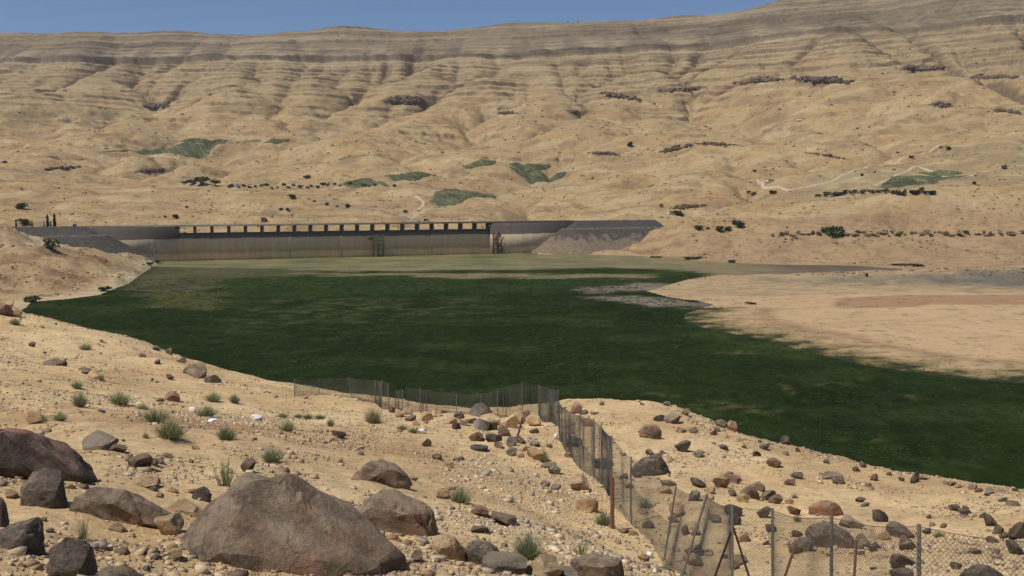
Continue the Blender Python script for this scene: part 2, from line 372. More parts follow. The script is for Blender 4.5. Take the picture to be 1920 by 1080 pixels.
def valley_base(x, y):
    u = x / y; z = EYE + vrbf(u * 2.2, np.log(y) * 1.4) * y
    rimy = np.interp(u, RIMU, RIMY); near_rim = sstep(.88, .995, y / rimy)
    wx = x + 60 * perlin(x / 420, y / 420, 11) + 22 * perlin(x / 130, y / 130, 12); wy = y + 60 * perlin(x / 400 + 9, y / 400, 13)
    gx = wx - .25 * u * y                                      # spurs run down-slope, towards the lake
    g = -ridge1(gx / 430, wy / 1700, 21) * 58 - ridge1(gx / 165 + 3, wy / 700, 31, 2) * 22 + 24
    g = g * sstep(1150, 2500, y) * (1 - .85 * near_rim)
    mid = sstep(1000, 1400, y) * (1 - sstep(.72, .9, y / rimy))
    return z + g + mid * (15 * fbm(wx / 320, wy / 280, 41, 3) - 9 * ridge1(wx / 150, wy / 300, 45, 2))
# rain wears the slopes: water is routed downhill over a coarse grid and cuts gullies where it gathers
ECELL = 11.0; EX = np.arange(-2500, 2500, ECELL); EY = np.arange(960, 4250, ECELL); EXX, EYY = np.meshgrid(EX, EY)
E0 = valley_base(EXX.ravel(), EYY.ravel()).reshape(EXX.shape); E = E0 + 2.5 * fbm(EXX / 34, EYY / 34, 141, 3)
rock_soft = .55 + .9 * np.clip(fbm(EXX / 240, EYY / 240, 145, 3) + .5, 0, 1); rock_soft *= 1 - .85 * sstep(.955, .99, EYY / np.interp(EXX / EYY, RIMU, RIMY))
rock_soft *= 1 - .72 * sstep(430, 490, E0); Wt = np.ones_like(E); NB = [(-1, 0), (-1, 1), (-1, -1), (0, 1), (0, -1), (1, 0), (1, 1), (1, -1)]
for it in range(190):
    best = np.zeros_like(E); arg = np.full(E.shape, -1, np.int8)
    for k, (dy_, dx_) in enumerate(NB):
        dz_ = (E - np.roll(E, (-dy_, -dx_), (0, 1))) / (ECELL * math.hypot(dy_, dx_)); m_ = dz_ > best; best[m_] = dz_[m_]; arg[m_] = k
    Wn = np.ones_like(E)
    for k, (dy_, dx_) in enumerate(NB): Wn += np.roll(np.where(arg == k, Wt, 0), (dy_, dx_), (0, 1))
    Wt = np.minimum(Wn, 2500)
    if it > 60: E = E - np.minimum(.050 * rock_soft * np.sqrt(Wt) * np.minimum(best, .7), 1.1)
    if it % 6 == 5: E = E + .09 * (np.roll(E, 1, 0) + np.roll(E, -1, 0) + np.roll(E, 1, 1) + np.roll(E, -1, 1) - 4 * E)
    if it % 10 == 9:                                           # pits silt up
        lo = np.minimum.reduce([np.roll(E, (-a, -b), (0, 1)) for a, b in NB]); E = np.maximum(E, lo + .02)
EROD = E - E0; FLOW = np.log(Wt)
for a_ in (EROD, FLOW): a_[:3] = a_[3]; a_[-3:] = a_[-4]; a_[:, :3] = a_[:, 3:4]; a_[:, -3:] = a_[:, -4:-3]
def bilinear(G, fr_, fc_):
    r0 = np.clip(np.floor(fr_).astype(int), 0, G.shape[0] - 2); c0 = np.clip(np.floor(fc_).astype(int), 0, G.shape[1] - 2); a = np.clip(fr_ - r0, 0, 1); b = np.clip(fc_ - c0, 0, 1)
    return (G[r0, c0] * (1 - b) + G[r0, c0 + 1] * b) * (1 - a) + (G[r0 + 1, c0] * (1 - b) + G[r0 + 1, c0 + 1] * b) * a
def valley_raw(x, y, detail=True):
    x = np.asarray(x, float); y = np.asarray(y, float); u = x / y
    rimy = np.interp(u, RIMU, RIMY); rimz = np.interp(u, RIMU, RIMZ); far = sstep(950, 2000, y)
    z = valley_base(x, y) + bilinear(EROD, (y - EY[0]) / ECELL, (x - EX[0]) / ECELL) * sstep(980, 1150, y) * np.clip(1.15, 0, 2)
    low = sstep(980, 1120, y) * (1 - sstep(190, 300, z)) * (1 - .85 * (1 - sstep(-10, 60, poly_sdf(x, y, TERR))))           # broken ground of the lower hills
    z = z + sstep(880, 1100, y) * 1.6 * fbm(x / 40, y / 40, 51, 4) + low * (4.5 * fbm(x / 150, y / 95, 151, 4) - 2.6 * ridge1(x / 90 + 4, y / 160, 155, 3) - 1.0 * ridge1(x / 22, y / 40, 158, 2))
    z = z + (1 - sstep(950, 1250, y)) * 2.4 * (fbm(x / 40, y / 32, 55, 5, .6) - .8 * ridge1(x / 30, y / 46, 57, 3)) * sstep(480, 560, y)
    hard = sstep(215, 330, z) * (.5 + .5 * np.clip(fbm(x / 230, y / 420, 61, 3) * 1.6 + .6, 0, 1)) + .85 * sstep(.0, .3, fbm(x / 330, y / 140, 65, 3)) * sstep(70, 110, z) * (1 - sstep(215, 330, z))
    z = np.where(y > rimy * .995, np.minimum(z, rimz + 3 + 3 * perlin(x / 90, y / 90, 71)), z)
    zw = z + 4 * perlin(x / 400, y / 400, 81) + 1.2 * perlin(x / 55, y / 55, 82)
    z = z + (terrace(zw, np.clip(hard, 0, 1)) - zw)
    if detail: z = z + far * 2.2 * fbm(x / 22, y / 22, 91, 3)
    X0, Y0, Z0 = x, y, z
    for (lx0, ly0, lx1, ly1, H) in LEDGES:                    # short rock ledges: the slope behind is lifted
        bm_ = (X0 > min(lx0, lx1) - 60) & (X0 < max(lx0, lx1) + 60) & (Y0 > min(ly0, ly1) - 110) & (Y0 < max(ly0, ly1) + 260)
        if not bm_.any(): continue
        x, y, z = X0[bm_], Y0[bm_], Z0[bm_]
        ex, ey = lx1 - lx0, ly1 - ly0; L = math.hypot(ex, ey)
        s = ((x - lx0) * ex + (y - ly0) * ey) / L; H = H * .55; d = -((x - lx0) * ey - (y - ly0) * ex) / L + 16 * perlin(x / 45, y / 45, 95) + 5 * perlin(x / 14, y / 14, 96)
        env = sstep(-.08 * L, .22 * L, s) * (1 - sstep(.78 * L, 1.08 * L, s)); z = z + H * env * sstep(-3, 6, d) * (1 - sstep(20, 190, d)) - .25 * H * env * sstep(-70, -4, d) * (1 - sstep(-4, 3, d))
        Z0[bm_] = z
    return Z0
def valley_z(x, y):
    x = np.asarray(x, float); y = np.asarray(y, float)
    out = valley_raw(x, y); mk = y < 1000
    if not mk.any(): return out
    x, y, z = x[mk], y[mk], out[mk]
    d = poly_sdf(x, y, LAKE); u = x / y
    sand = sstep(.09, .13, u) * (1 - sstep(660, 740, y))
    ridge = np.interp(x, [90, 165, 235, 310, 420], [1.0, 4.0, 6.2, 8.5, 10]) * np.exp(-((y - 606 - .04 * (x - 200)) / np.where(y < 606 + .04 * (x - 200), 30., 48.)) ** 2) * (1 + .12 * fbm(x / 30, y / 30, 108, 3))
    zs = .22 + np.minimum(.022 * d, 2.2) + ridge * sstep(0, 35, d) + .18 * fbm(x / 16, y / 16, 101, 4) * sstep(4, 25, d)
    z = np.minimum(z, .45 * d + .3 + 1.2 * np.abs(fbm(x / 20, y / 20, 105, 3)))
    z = np.maximum(z, .02 * d + .15)
    z = z * (1 - sand) + zs * sand
    out[mk] = np.where(d < 0, -np.minimum(3, .08 * -d + .02), z)
    return out
def march(px, py, f, Y0, Y1, n=1500):
    """first Y where the pixel's ray meets the surface f"""
    a, b = ray(px, py); Y = np.exp(np.linspace(math.log(Y0), math.log(Y1), n)); gap = EYE + b * Y - f(a * Y, Y)
    k = np.nonzero(gap <= 0)[0]
    i = k[0] if len(k) else int(np.argmin(gap))
    return np.array([a * Y[i], Y[i], float(f(np.array([a * Y[i]]), np.array([Y[i]]))[0])])
def vhit(px, py, Y0=450, Y1=4200): return march(px, py, lambda x, y: valley_z(x, y), Y0, Y1)
for (x0, y0, x1, y1, H) in [(1375, 156, 1470, 146, 16), (1480, 146, 1600, 152, 18), (1120, 172, 1215, 190, 16), (1225, 172, 1330, 163, 14), (715, 192, 800, 190, 22), (268, 200, 325, 198, 16), (1690, 130, 1775, 128, 15), (1815, 146, 1905, 144, 15), (930, 214, 975, 212, 9), (1060, 208, 1090, 211, 10), (1100, 290, 1165, 288, 10), (1230, 282, 1300, 275, 10), (80, 318, 150, 314, 7), (250, 322, 320, 318, 7), (1290, 265, 1390, 272, 9), (1740, 196, 1790, 198, 12), (1855, 205, 1915, 212, 12)]:
    a = march(x0, y0, lambda x, y: valley_raw(x, y, False), 1100, 4200); b = march(x1, y1, lambda x, y: valley_raw(x, y, False), 1100, 4200)
    ym = (a[1] + b[1]) / 2; b_ = at(x1, y1, ym + np.clip(b[1] - a[1], -60, 60) / 2); a_ = at(x0, y0, ym - np.clip(b[1] - a[1], -60, 60) / 2)
    LEDGES.append((a_[0], a_[1], b_[0], b_[1], H))

rows = np.concatenate([np.exp(np.linspace(math.log(235), math.log(1000), 240))[:-1], np.exp(np.linspace(math.log(1000), math.log(2400), 300))[:-1], np.linspace(2400, 4080, 410)[:-1], np.linspace(4080, 4700, 20)])
us = np.linspace(-.60, .60, 680)
YY = np.repeat(rows[:, None], len(us), 1); XX = us[None, :] * YY
ZZ = valley_z(XX.ravel(), YY.ravel()).reshape(XX.shape)
def valley_z(x, y):
    """height of the built valley surface"""
    x = np.asarray(x, float); y = np.asarray(y, float)
    return bilinear(ZZ, np.interp(y, rows, np.arange(len(rows))), (x / y - us[0]) / (us[1] - us[0]))
# colours of rock, soil and sand
def lerp(a, b, t): return a + (b - a) * t[..., None]
C = lambda *c: np.array(c, float)
dzy = np.gradient(ZZ, axis=0) / np.gradient(YY, axis=0); dzx = np.gradient(ZZ, axis=1) / np.gradient(XX, axis=1); slope = np.hypot(dzx, dzy)
zb = ZZ + 5 * perlin(XX / 400, YY / 400, 201) + 1.5 * perlin(XX / 50, YY / 50, 202)
tan1, tan2, ochre, greyb, dk, pale = C(.47, .35, .20), C(.41, .30, .17), C(.43, .285, .15), C(.275, .21, .145), C(.13, .095, .075), C(.50, .39, .235)
k1 = np.clip(fbm(XX / 350, YY / 350, 210, 4) * .9 + .5, 0, 1); k2 = np.clip(fbm(XX / 110 + 5, YY / 110, 215, 4) + .5, 0, 1)
cv = lerp(np.broadcast_to(tan1, XX.shape + (3,)), tan2, k1); cv = lerp(cv, ochre, .6 * sstep(.5, .8, k2)); cv = lerp(cv, C(.33, .225, .135), .65 * sstep(.15, .5, fbm(XX / 75, YY / 55, 217, 5))); cv = lerp(cv, C(.53, .42, .27), .6 * sstep(.2, .5, fbm(XX / 90 + 7, YY / 50, 219, 4)))
up = sstep(265, 345, zb)
bands = np.array([fbm(XX / 900, zb / 9.0, 220, 3), fbm(XX / 1200, zb / 28., 225, 2)])
cs = lerp(np.broadcast_to(C(.43, .325, .195), XX.shape + (3,)), C(.33, .25, .16), np.clip(bands[0] * .9 + bands[1] * .5 + .3, 0, 1))
cs = lerp(cs, pale, .5 * sstep(.25, .6, bands[1] - bands[0] * .3) * (1 - sstep(465, 475, zb)))
cs = lerp(cs, C(.215, .17, .127), .95 * sstep(470, 480, zb) * (1 - sstep(548, 556, zb)))   # broad grey-brown bed under the rim
cs = lerp(cs, lerp(np.broadcast_to(C(.20, .157, .117), XX.shape + (3,)), C(.35, .275, .185), sstep(-.1, .35, perlin(XX / 1500, zb / 13., 228))), .8 * sstep(553, 560, zb))
talus = sstep(.25, .6, ridge1(XX / 130 + 2, YY / 900, 231, 2)) * (1 - sstep(500, 560, zb)) * (1 - sstep(.5, .8, slope))
cs = lerp(cs, C(.44, .335, .20), .75 * talus)
cv = cv * (1 - up[..., None]) + cs * up[..., None]
line = np.maximum(sstep(.12, .4, perlin(XX / 600, zb / 5.5, 233)), .8 * sstep(.15, .45, perlin(XX / 900, zb / 13., 236))) * sstep(-.25, .25, fbm(XX / 260, YY / 260, 234, 3)) * sstep(110, 230, zb) * (1 - .6 * talus)   # thin dark beds
cv = lerp(cv, cv * .45, (.55 + .25 * sstep(320, 420, zb)) * line)
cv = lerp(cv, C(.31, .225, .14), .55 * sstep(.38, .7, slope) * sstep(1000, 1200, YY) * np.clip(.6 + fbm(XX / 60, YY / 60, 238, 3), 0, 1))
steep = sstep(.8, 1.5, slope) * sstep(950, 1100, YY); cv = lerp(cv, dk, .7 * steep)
scrub = sstep(.35, .6, fbm(XX / 60, YY / 60, 240, 4)) * (1 - sstep(240, 320, ZZ)); cv = lerp(cv, C(.20, .155, .10), .5 * scrub * sstep(950, 1200, YY))
# terraced field plots on the right, grey soil
tp = poly_sdf(XX, YY, [tuple(at(p[0], p[1], Y)[:2]) for p, Y in (((1440, 355), 1150), ((1500, 318), 1350), ((1700, 285), 1430), ((1960, 255), 1530), ((1960, 352), 1060), ((1560, 356), 1090))])
cv = lerp(cv, C(.31, .255, .165), .75 * (1 - sstep(-20, 30, tp)) * (.6 + .4 * np.sign(perlin(XX / 60, YY / 25, 245))))
# shores: below 1000 m
nr = 1 - sstep(880, 1000, YY)
dl = np.full(XX.shape, 1e3); mk = YY < 1050; dl[mk] = poly_sdf(XX[mk], YY[mk], LAKE)
shore = lerp(np.broadcast_to(C(.44, .32, .19), XX.shape + (3,)), C(.25, .155, .10), .75 * sstep(.05, .5, fbm(XX / 38, YY / 22, 250, 4)))
shore = lerp(shore, C(.55, .45, .30), .8 * (1 - sstep(2, 22, dl)) * (XX < 0))
sandm = sstep(.09, .13, XX / YY) * (1 - sstep(640, 700, YY))
sandc = lerp(np.broadcast_to(C(.57, .40, .25), XX.shape + (3,)), C(.53, .36, .22), .3 * sstep(.0, .5, fbm(XX / 70, YY / 20, 255, 3)))
spit = sstep(512, 526, YY + 3 * perlin(XX / 25, YY / 25, 256)); sandc = lerp(sandc, lerp(np.broadcast_to(C(.49, .365, .22), XX.shape + (3,)), C(.37, .28, .185), sstep(-.05, .45, fbm(XX / 22, YY / 9, 257, 5))), spit)
sandc = lerp(sandc, C(.57, .43, .28), .7 * np.exp(-((YY - 519 - 3 * perlin(XX / 40, 0 * XX, 258)) / 3.5) ** 2))
sandc = lerp(sandc, C(.30, .195, .12), .6 * np.exp(-((dl - 30 - 6 * perlin(XX / 40, YY / 40, 259)) / 5.) ** 2) * (YY < 470))
rp = poly_sdf(XX, YY, zpoly([(1565, 566), (1680, 562), (1930, 562), (2100, 562), (2100, 585), (1930, 582), (1730, 580), (1720, 585), (1570, 584)]))
sandc = lerp(sandc, C(.33, .20, .125), .7 * (1 - sstep(-3, 4, rp)))
gp = np.exp(-(((XX - 278) / 52) ** 2 + ((YY - 574) / 26) ** 2)) + .5 * np.exp(-(((XX - 195) / 60) ** 2 + ((YY - 578) / 16) ** 2))
sandc = lerp(sandc, C(.16, .155, .135), np.clip(gp * 1.05 + .25 * fbm(XX / 14, YY / 10, 260, 3) * (gp > .1), 0, .9))
ed = dl + 12 * fbm(XX / 14, YY / 9, 265, 4) + 5 * fbm(XX / 3.5, YY / 3., 267, 3); sandc = lerp(sandc, C(.15, .135, .055), .8 * (1 - sstep(2, 34, ed)) * (YY < 475)); sandc = lerp(sandc, C(.026, .037, .0125), .95 * (1 - sstep(-1, 11, ed)) * (YY < 475))
shore = shore * (1 - sandm[..., None]) + sandc * sandm[..., None]
rs_ = sstep(.12, .2, XX / YY) * (1 - sandm); shore = lerp(shore, C(.40, .275, .17), .7 * rs_)
white_cl = np.exp(-(((XX + 305) / 16) ** 2 + ((YY - 690) / 40) ** 2)); shore = lerp(shore, C(.60, .50, .38), .8 * np.clip(white_cl, 0, 1))
cv = cv * (1 - nr[..., None]) + shore * nr[..., None]
for (px, py, rx, ry, c, a) in [(1600, 417, 34, 16, (.26, .165, .105), .7), (1665, 412, 30, 12, (.25, .16, .11), .6), (1720, 418, 26, 10, (.28, .18, .12), .6), (1450, 468, 30, 14, (.27, .19, .13), .7), (1540, 452, 40, 12, (.33, .24, .165), .6), (1700, 462, 60, 14, (.34, .25, .17), .6), (1850, 470, 50, 14, (.30, .215, .15), .5), (1330, 372, 40, 40, (.36, .225, .125), .6), (1420, 380, 60, 30, (.40, .27, .16), .5), (1300, 388, 16, 12, (.2, .135, .09), .7),
        (200, 497, 22, 12, (.22, .135, .085), .8), (150, 520, 26, 10, (.27, .165, .10), .7), (60, 520, 30, 10, (.28, .175, .11), .6), (240, 505, 14, 12, (.27, .17, .11), .6), (110, 510, 20, 8, (.24, .16, .1), .6), (60, 440, 9, 22, (.6, .5, .38), .8), (20, 432, 10, 12, (.46, .27, .13), .6), (1050, 250, 130, 60, (.42, .30, .17), .5), (430, 235, 100, 90, (.47, .37, .24), .5), (230, 235, 60, 60, (.30, .25, .17), .5)]:
    p = vhit(px, py, 480); q = np.exp(-(((XX - p[0]) / rx) ** 2 + ((YY - p[1]) / ry) ** 2)) * np.clip(.7 + 1.1 * fbm(XX / (rx * .45), YY / (ry * .6), 270, 4), 0, 1); cv = lerp(cv, C(*c), a * q)
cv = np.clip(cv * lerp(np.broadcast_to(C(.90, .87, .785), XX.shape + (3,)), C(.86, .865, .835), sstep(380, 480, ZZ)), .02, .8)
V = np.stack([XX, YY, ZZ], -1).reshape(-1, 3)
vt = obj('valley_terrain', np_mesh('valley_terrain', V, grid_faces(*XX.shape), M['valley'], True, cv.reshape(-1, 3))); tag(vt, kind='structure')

# ------------------------------------------------------------------ lake
lr = np.exp(np.linspace(math.log(70), math.log(960), 300)); lu = np.linspace(-.66, .66, 300)
LY = np.repeat(lr[:, None], len(lu), 1); LX = lu[None, :] * (LY + 60)
def soft(poly, w, jit=10, seed=300, sx=26., sy=16.):
    return 1 - sstep(-w, w, poly_sdf(LX, LY, zpoly(poly)) + jit * fbm(LX / sx, LY / sy, seed, 4))
deep = C(.0165, .0275, .0085); lc = np.broadcast_to(deep, LX.shape + (3,)).copy(); wet = np.zeros(LX.shape)
mott = sstep(.1, .55, fbm(LX / 42, LY / 26, 310, 5))
lc = lerp(lc, C(.029, .041, .014), .8 * mott)
lc = lerp(lc, C(.033, .05, .017), .6 * soft([(300, 515), (1300, 505), (1300, 540), (900, 548), (300, 560)], 14, 16, 305))
lc = lerp(lc, C(.085, .088, .042), .45 * soft([(430, 575), (560, 555), (840, 560), (860, 585), (640, 612), (450, 600)], 22, 34, 315, 20, 10) * sstep(-.1, .35, fbm(LX / 12, LY / 9, 316, 3)))
for pl, c, w, a in [([(236, 534), (290, 500), (520, 497), (640, 512), (430, 522), (380, 548), (260, 555)], (.085, .083, .045), 10, .85),
                    ([(300, 545), (420, 548), (400, 580), (260, 578)], (.09, .09, .035), 8, .6),
                    ([(1085, 545), (1180, 530), (1300, 533), (1330, 545), (1215, 546), (1130, 549)], (.20, .165, .12), 5, .9),
                    ([(1095, 556), (1180, 555), (1345, 568), (1330, 578), (1210, 572)], (.20, .17, .13), 5, .9),
                    ([(1300, 612), (1420, 634), (1520, 661), (1560, 690), (1400, 660), (1300, 630)], (.04, .055, .018), 9, .6)]:
    lc = lerp(lc, C(*c), a * soft(pl, w, 9, int(pl[0][0])))
for (cx, cy, rx, ry) in [(1485, 735, 9, 22), (1430, 770, 45, 6), (1380, 660, 40, 4), (1620, 825, 40, 5), (1350, 760, 60, 8), (1560, 720, 40, 5), (1700, 745, 30, 5), (700, 560, 50, 3), (1240, 740, 30, 5)]:
    p = at_z(cx, cy); sxm = rx / FPX * p[1]; sym = ry / FPX * p[1] * p[1] / 52.
    q = np.exp(-(((LX - p[0]) / sxm) ** 2 + ((LY - p[1]) / sym) ** 2)) * sstep(-.15, .3, fbm(LX / 5, LY / 5, 333, 4)); lc = lerp(lc, C(.17, .15, .06), .4 * q)
water = soft([(292, 500), (300, 480), (1005, 465), (1100, 470), (1330, 485), (1450, 492), (1720, 500), (1655, 520), (1340, 517), (1310, 509), (1150, 502), (950, 506), (650, 509), (500, 503)], 8, 9, 340)
wc = lerp(np.broadcast_to(C(.205, .165, .08), LX.shape + (3,)), C(.12, .135, .05), sstep(-.1, .4, fbm(LX / 60, LY / 14, 345, 3)) * sstep(-60, 60, 120 - LX))
wc = lerp(wc, C(.11, .085, .06), sstep(150, 210, LX))
lc = lc * (1 - water[..., None]) + wc * water[..., None]; wet = np.maximum(wet, .55 * water)
stripe = soft([(560, 512), (900, 513), (1215, 514), (1215, 520), (900, 521), (600, 516)], 5, 16, 350, 45, 12); lc = lerp(lc, C(.20, .165, .09), .8 * stripe); wet = wet * (1 - stripe)
me = np_mesh('lake', np.stack([LX, LY, np.zeros_like(LX)], -1).reshape(-1, 3), grid_faces(*LX.shape), M['lake'], True, lc.reshape(-1, 3))
wa = me.attributes.new('Wet', 'FLOAT', 'POINT'); wa.data.foreach_set('value', wet.astype(np.float32).ravel())
tag(obj('lake', me), kind='structure')

# ------------------------------------------------------------------ foreground slope
FC = [(540, 1075, 14), (960, 1080, 15), (0, 1080, 11.5), (0, 900, 16.5), (0, 780, 30), (0, 680, 62), (200, 850, 24), (200, 950, 16), (300, 760, 45), (150, 700, 60), (300, 690, 74), (700, 1000, 18), (720, 900, 26), (520, 850, 28), (640, 815, 41), (600, 770, 56),
      (900, 840, 41), (1000, 900, 33), (1000, 980, 23), (1183, 982, 29), (1100, 900, 36), (1050, 835, 43), (980, 787, 54), (860, 776, 57), (720, 768, 58), (1220, 812, 45), (1150, 780, 53), (1300, 800, 50), (1400, 880, 40), (1300, 950, 31), (1265, 1055, 25), (1400, 1000, 27),
      (1550, 985, 28), (1650, 950, 32), (1500, 900, 38), (1900, 985, 29), (1800, 930, 36), (1500, 1085, 22.5), (1725, 1085, 21), (1920, 1085, 20), (2200, 1085, 17), (1180, 1080, 19), (-250, 1000, 12), (-250, 800, 28), (-250, 640, 70), (2200, 990, 26),
      # skyline of the slope
      (-250, 520, 130), (0, 562, 120), (60, 594, 112), (150, 630, 104), (230, 643, 99), (300, 656, 95), (400, 690, 86), (480, 707, 80), (560, 728, 76), (640, 741, 72), (720, 752, 69), (800, 758, 66), (950, 764, 63), (1047, 758, 63), (1100, 750, 62), (1150, 747, 61), (1210, 752, 60), (1290, 767, 57), (1390, 815, 54), (1560, 860, 49), (1700, 884, 45), (1920, 918, 41), (2200, 945, 38)]
_P, _V = [(0, 0), (-8, 0), (8, 0), (-20, -5), (20, -5), (0, -14), (-40, 5), (40, 8)], [50.3, 50.5, 49.6, 51, 48.6, 51.2, 52, 47.6]
for i, (px, py, Y) in enumerate(FC):
    p = at(px, py, Y); _P.append((p[0], p[1])); _V.append(p[2])
    if i >= len(FC) - 24 and py < 950:
        a, b = ray(px, py)
        for dY, extra in ((9, 1.6), (30, 7), (70, 17)):
            Y2 = Y + dY; z = max(p[2] + b * dY - extra, -8 - dY * .02); _P.append((a * Y2, Y2)); _V.append(z)
for x in range(-220, 260, 40): _P.append((x, 250)); _V.append(-12)
frbf = RBF(_P, _V, 2.5)
def fz(x, y):
    x = np.asarray(x, float); y = np.asarray(y, float)
    z = frbf(x, y) + .22 * fbm(x / 7, y / 7, 401, 3) + .07 * fbm(x / 1.3, y / 1.3, 405, 3) + .02 * fbm(x / .35, y / .35, 409, 2)
    return z
def fhit(px, py): return march(px, py, fz, 6, 135, 1400)
fr = np.concatenate([np.exp(np.linspace(math.log(12), math.log(150), 520))[:-1], np.exp(np.linspace(math.log(150), math.log(262), 60))]) - 14
fu = np.linspace(-1.0, 1.0, 460)
GY = np.repeat(fr[:, None], len(fu), 1); GX = fu[None, :] * (GY + 22) * .78
GZ = fz(GX.ravel(), GY.ravel()).reshape(GX.shape)
gc = lerp(np.broadcast_to(C(.64, .46, .25), GX.shape + (3,)), C(.53, .365, .19), np.clip(fbm(GX / 9, GY / 9, 420, 4) + .4, 0, 1))
gc = lerp(gc, C(.67, .50, .285), .7 * sstep(.1, .5, fbm(GX / 14 + 3, GY / 14, 424, 3)))
for (px, py, rx, ry, c, a) in [(330, 790, 7, 5, (.34, .19, .10), .85), (480, 800, 6, 4, (.36, .21, .11), .6), (150, 785, 4, 4, (.36, .22, .12), .6), (350, 860, 3, 2.5, (.40, .29, .17), .5), (760, 880, 4, 6, (.42, .29, .16), .4), (1320, 840, 5, 3, (.5, .37, .22), .5)]:
    p = fhit(px, py); q = np.exp(-(((GX - p[0]) / rx) ** 2 + ((GY - p[1]) / ry) ** 2)) * np.clip(.6 + fbm(GX / 3, GY / 3, 430, 3), 0, 1); gc = lerp(gc, C(*c), a * q)
fg = obj('slope', np_mesh('slope', np.stack([GX, GY, GZ], -1).reshape(-1, 3), grid_faces(*GX.shape), M['ground'], True, np.clip(gc * np.array([1.0, .99, .96]), .02, .8).reshape(-1, 3))); tag(fg, kind='structure')
#PART2
# ------------------------------------------------------------------ dam
A_, B_ = at_z(300, 490.5), at_z(1005, 474)
ax = (B_ - A_)[:2]; ax /= np.linalg.norm(ax); up_n = np.array([ax[1], -ax[0]])      # up_n points upstream, to the camera
def s_of(px):
    a = ray(px, 450)[0]; return (a * A_[1] - A_[0]) / (ax[0] - a * ax[1])
def dpt(s, n, z): return np.array([A_[0] + ax[0] * s + up_n[0] * n, A_[1] + ax[1] * s + up_n[1] * n, z])
YA = A_[1]
CREST = at(300, 423.0, YA)[2]; SILL = at(335, 437, YA + 5)[2]; SOFF = at(335, 424.2, YA + 5)[2]
sL, s0, s1, sR = s_of(150), s_of(334.5), s_of(919), s_of(1085)
dam = empty('concrete_dam', dpt((s0 + s1) / 2, -4, 0)); tag(dam, 'long concrete dam with a spillway bridge of twenty openings across the lake', 'dam')
DO = np.array(dam.location)
def dbox(mb, sa, sb, na, nb, za, zb): mb.hexa([dpt(s, n, z) - DO for z in (za, zb) for s, n in ((sa, na), (sb, na), (sb, nb), (sa, nb))]); return mb
dbox(MB(), sL, s0, -8, 0, -4, CREST - 1.05).build('wall', M['damwall'], dam)
dbox(MB(), s1, sR, -8, 0, -4, CREST - 1.05).build('wall', M['damwall'], dam)
nose = MB()                                                          # spillway: vertical face and rounded crest
pr = [(-.3, -4)] + [(-.3, SILL - 1.2)] + [(-.3 - 1.2 * (1 - math.cos(a)), SILL - 1.2 + 1.2 * math.sin(a)) for a in np.linspace(.3, math.pi / 2, 5)] + [(-5, SILL - .3), (-9, SILL - 3.5), (-9, -4)]
Vn = np.array([dpt(s, n, z) - DO for s in np.linspace(s0 + .01, s1 - .01, 40) for n, z in pr]); k = len(pr)
nose.add(Vn, [[i * k + j, (i + 1) * k + j, (i + 1) * k + (j + 1) % k, i * k + (j + 1) % k] for i in range(39) for j in range(k)]); nose.build('spillway', M['damwall'], dam)
dbox(MB(), sL + 1, sR - 1, -8.6, .5, CREST - 1.05, CREST - .35).build('deck', M['conc'], dam)
dbox(MB(), sL + 1, sR - 1, .2, .5, CREST - .35, CREST + .35).build('parapet', M['conc'], dam)
dbox(MB(), sL + 1, sR - 1, -8.6, -8.3, CREST - .35, CREST + .35).build('parapet', M['conc'], dam)
NOP = 20; pitch = (s1 - s0) / NOP; pw = 2.0
pm = MB(); pts = [(-.85, -.2), (-.5, .0), (0, .06), (.5, .0), (.85, -.2), (.85, -7.6), (-.85, -7.6)]
zb_, zt_ = SILL - 3.4, CREST - 1.06; kk = len(pts)
Vp = [ax[0] * a + up_n[0] * n for a, n in pts]
Vp = np.array([[ax[0] * a + up_n[0] * n, ax[1] * a + up_n[1] * n, z] for z in (zb_, zt_) for a, n in pts])
pm.add(Vp, [[j, (j + 1) % kk, kk + (j + 1) % kk, kk + j] for j in range(kk)]); pm.F.append(np.array([[kk, kk + 1, kk + 5, kk + 6], [kk + 1, kk + 2, kk + 3, kk + 4]]))
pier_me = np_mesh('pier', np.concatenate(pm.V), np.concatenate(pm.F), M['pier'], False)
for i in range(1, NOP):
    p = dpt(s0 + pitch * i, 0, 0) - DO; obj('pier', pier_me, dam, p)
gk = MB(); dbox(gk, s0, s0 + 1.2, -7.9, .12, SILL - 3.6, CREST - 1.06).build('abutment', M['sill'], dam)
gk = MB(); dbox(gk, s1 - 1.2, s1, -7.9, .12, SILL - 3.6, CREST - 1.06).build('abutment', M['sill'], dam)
for px in (285, 543, 640, 810, 1040):                                # pale joint ribs down the face
    s = s_of(px); dbox(MB(), s - .2, s + .2, -.02, .12, -1, SILL - 4).build('joint', M['conc'], dam)
# intake frame: three columns and cross beams against the face
def frame(name, pxs, n0, zt, bars, wid, mat, label):
    ss = [s_of(p) for p in pxs]; o = empty(name, dpt(ss[0], n0, -3)); tag(o, label, 'tower'); O = np.array(o.location)
    def fb(nm, sa, sb, na, nb, za, zb): 
        m = MB(); m.hexa([dpt(s, n, z) - O for z in (za, zb) for s, n in ((sa, na), (sb, na), (sb, nb), (sa, nb))]); m.build(nm, mat, o)
    for s in ss: fb('column', s - wid / 2, s + wid / 2, n0 - wid / 2, n0 + wid / 2, -3, zt)
    for z in bars:
        fb('beam', ss[0], ss[-1], n0 - wid * .3, n0 + wid * .3, z - .3, z + .3)
        for s in (ss[0], ss[-1]): fb('strut', s - .2, s + .2, .0, n0 - wid / 2, z - .2, z + .2)
    return o, O, ss
o, O, ss = frame('intake_tower', (697.5, 706.8, 716.5), 4.0, SILL - 3.2, (16.2, 13.0, 9.8, 6.0), .75, M['sill'], 'dark open intake frame of columns and beams below the spillway bridge')
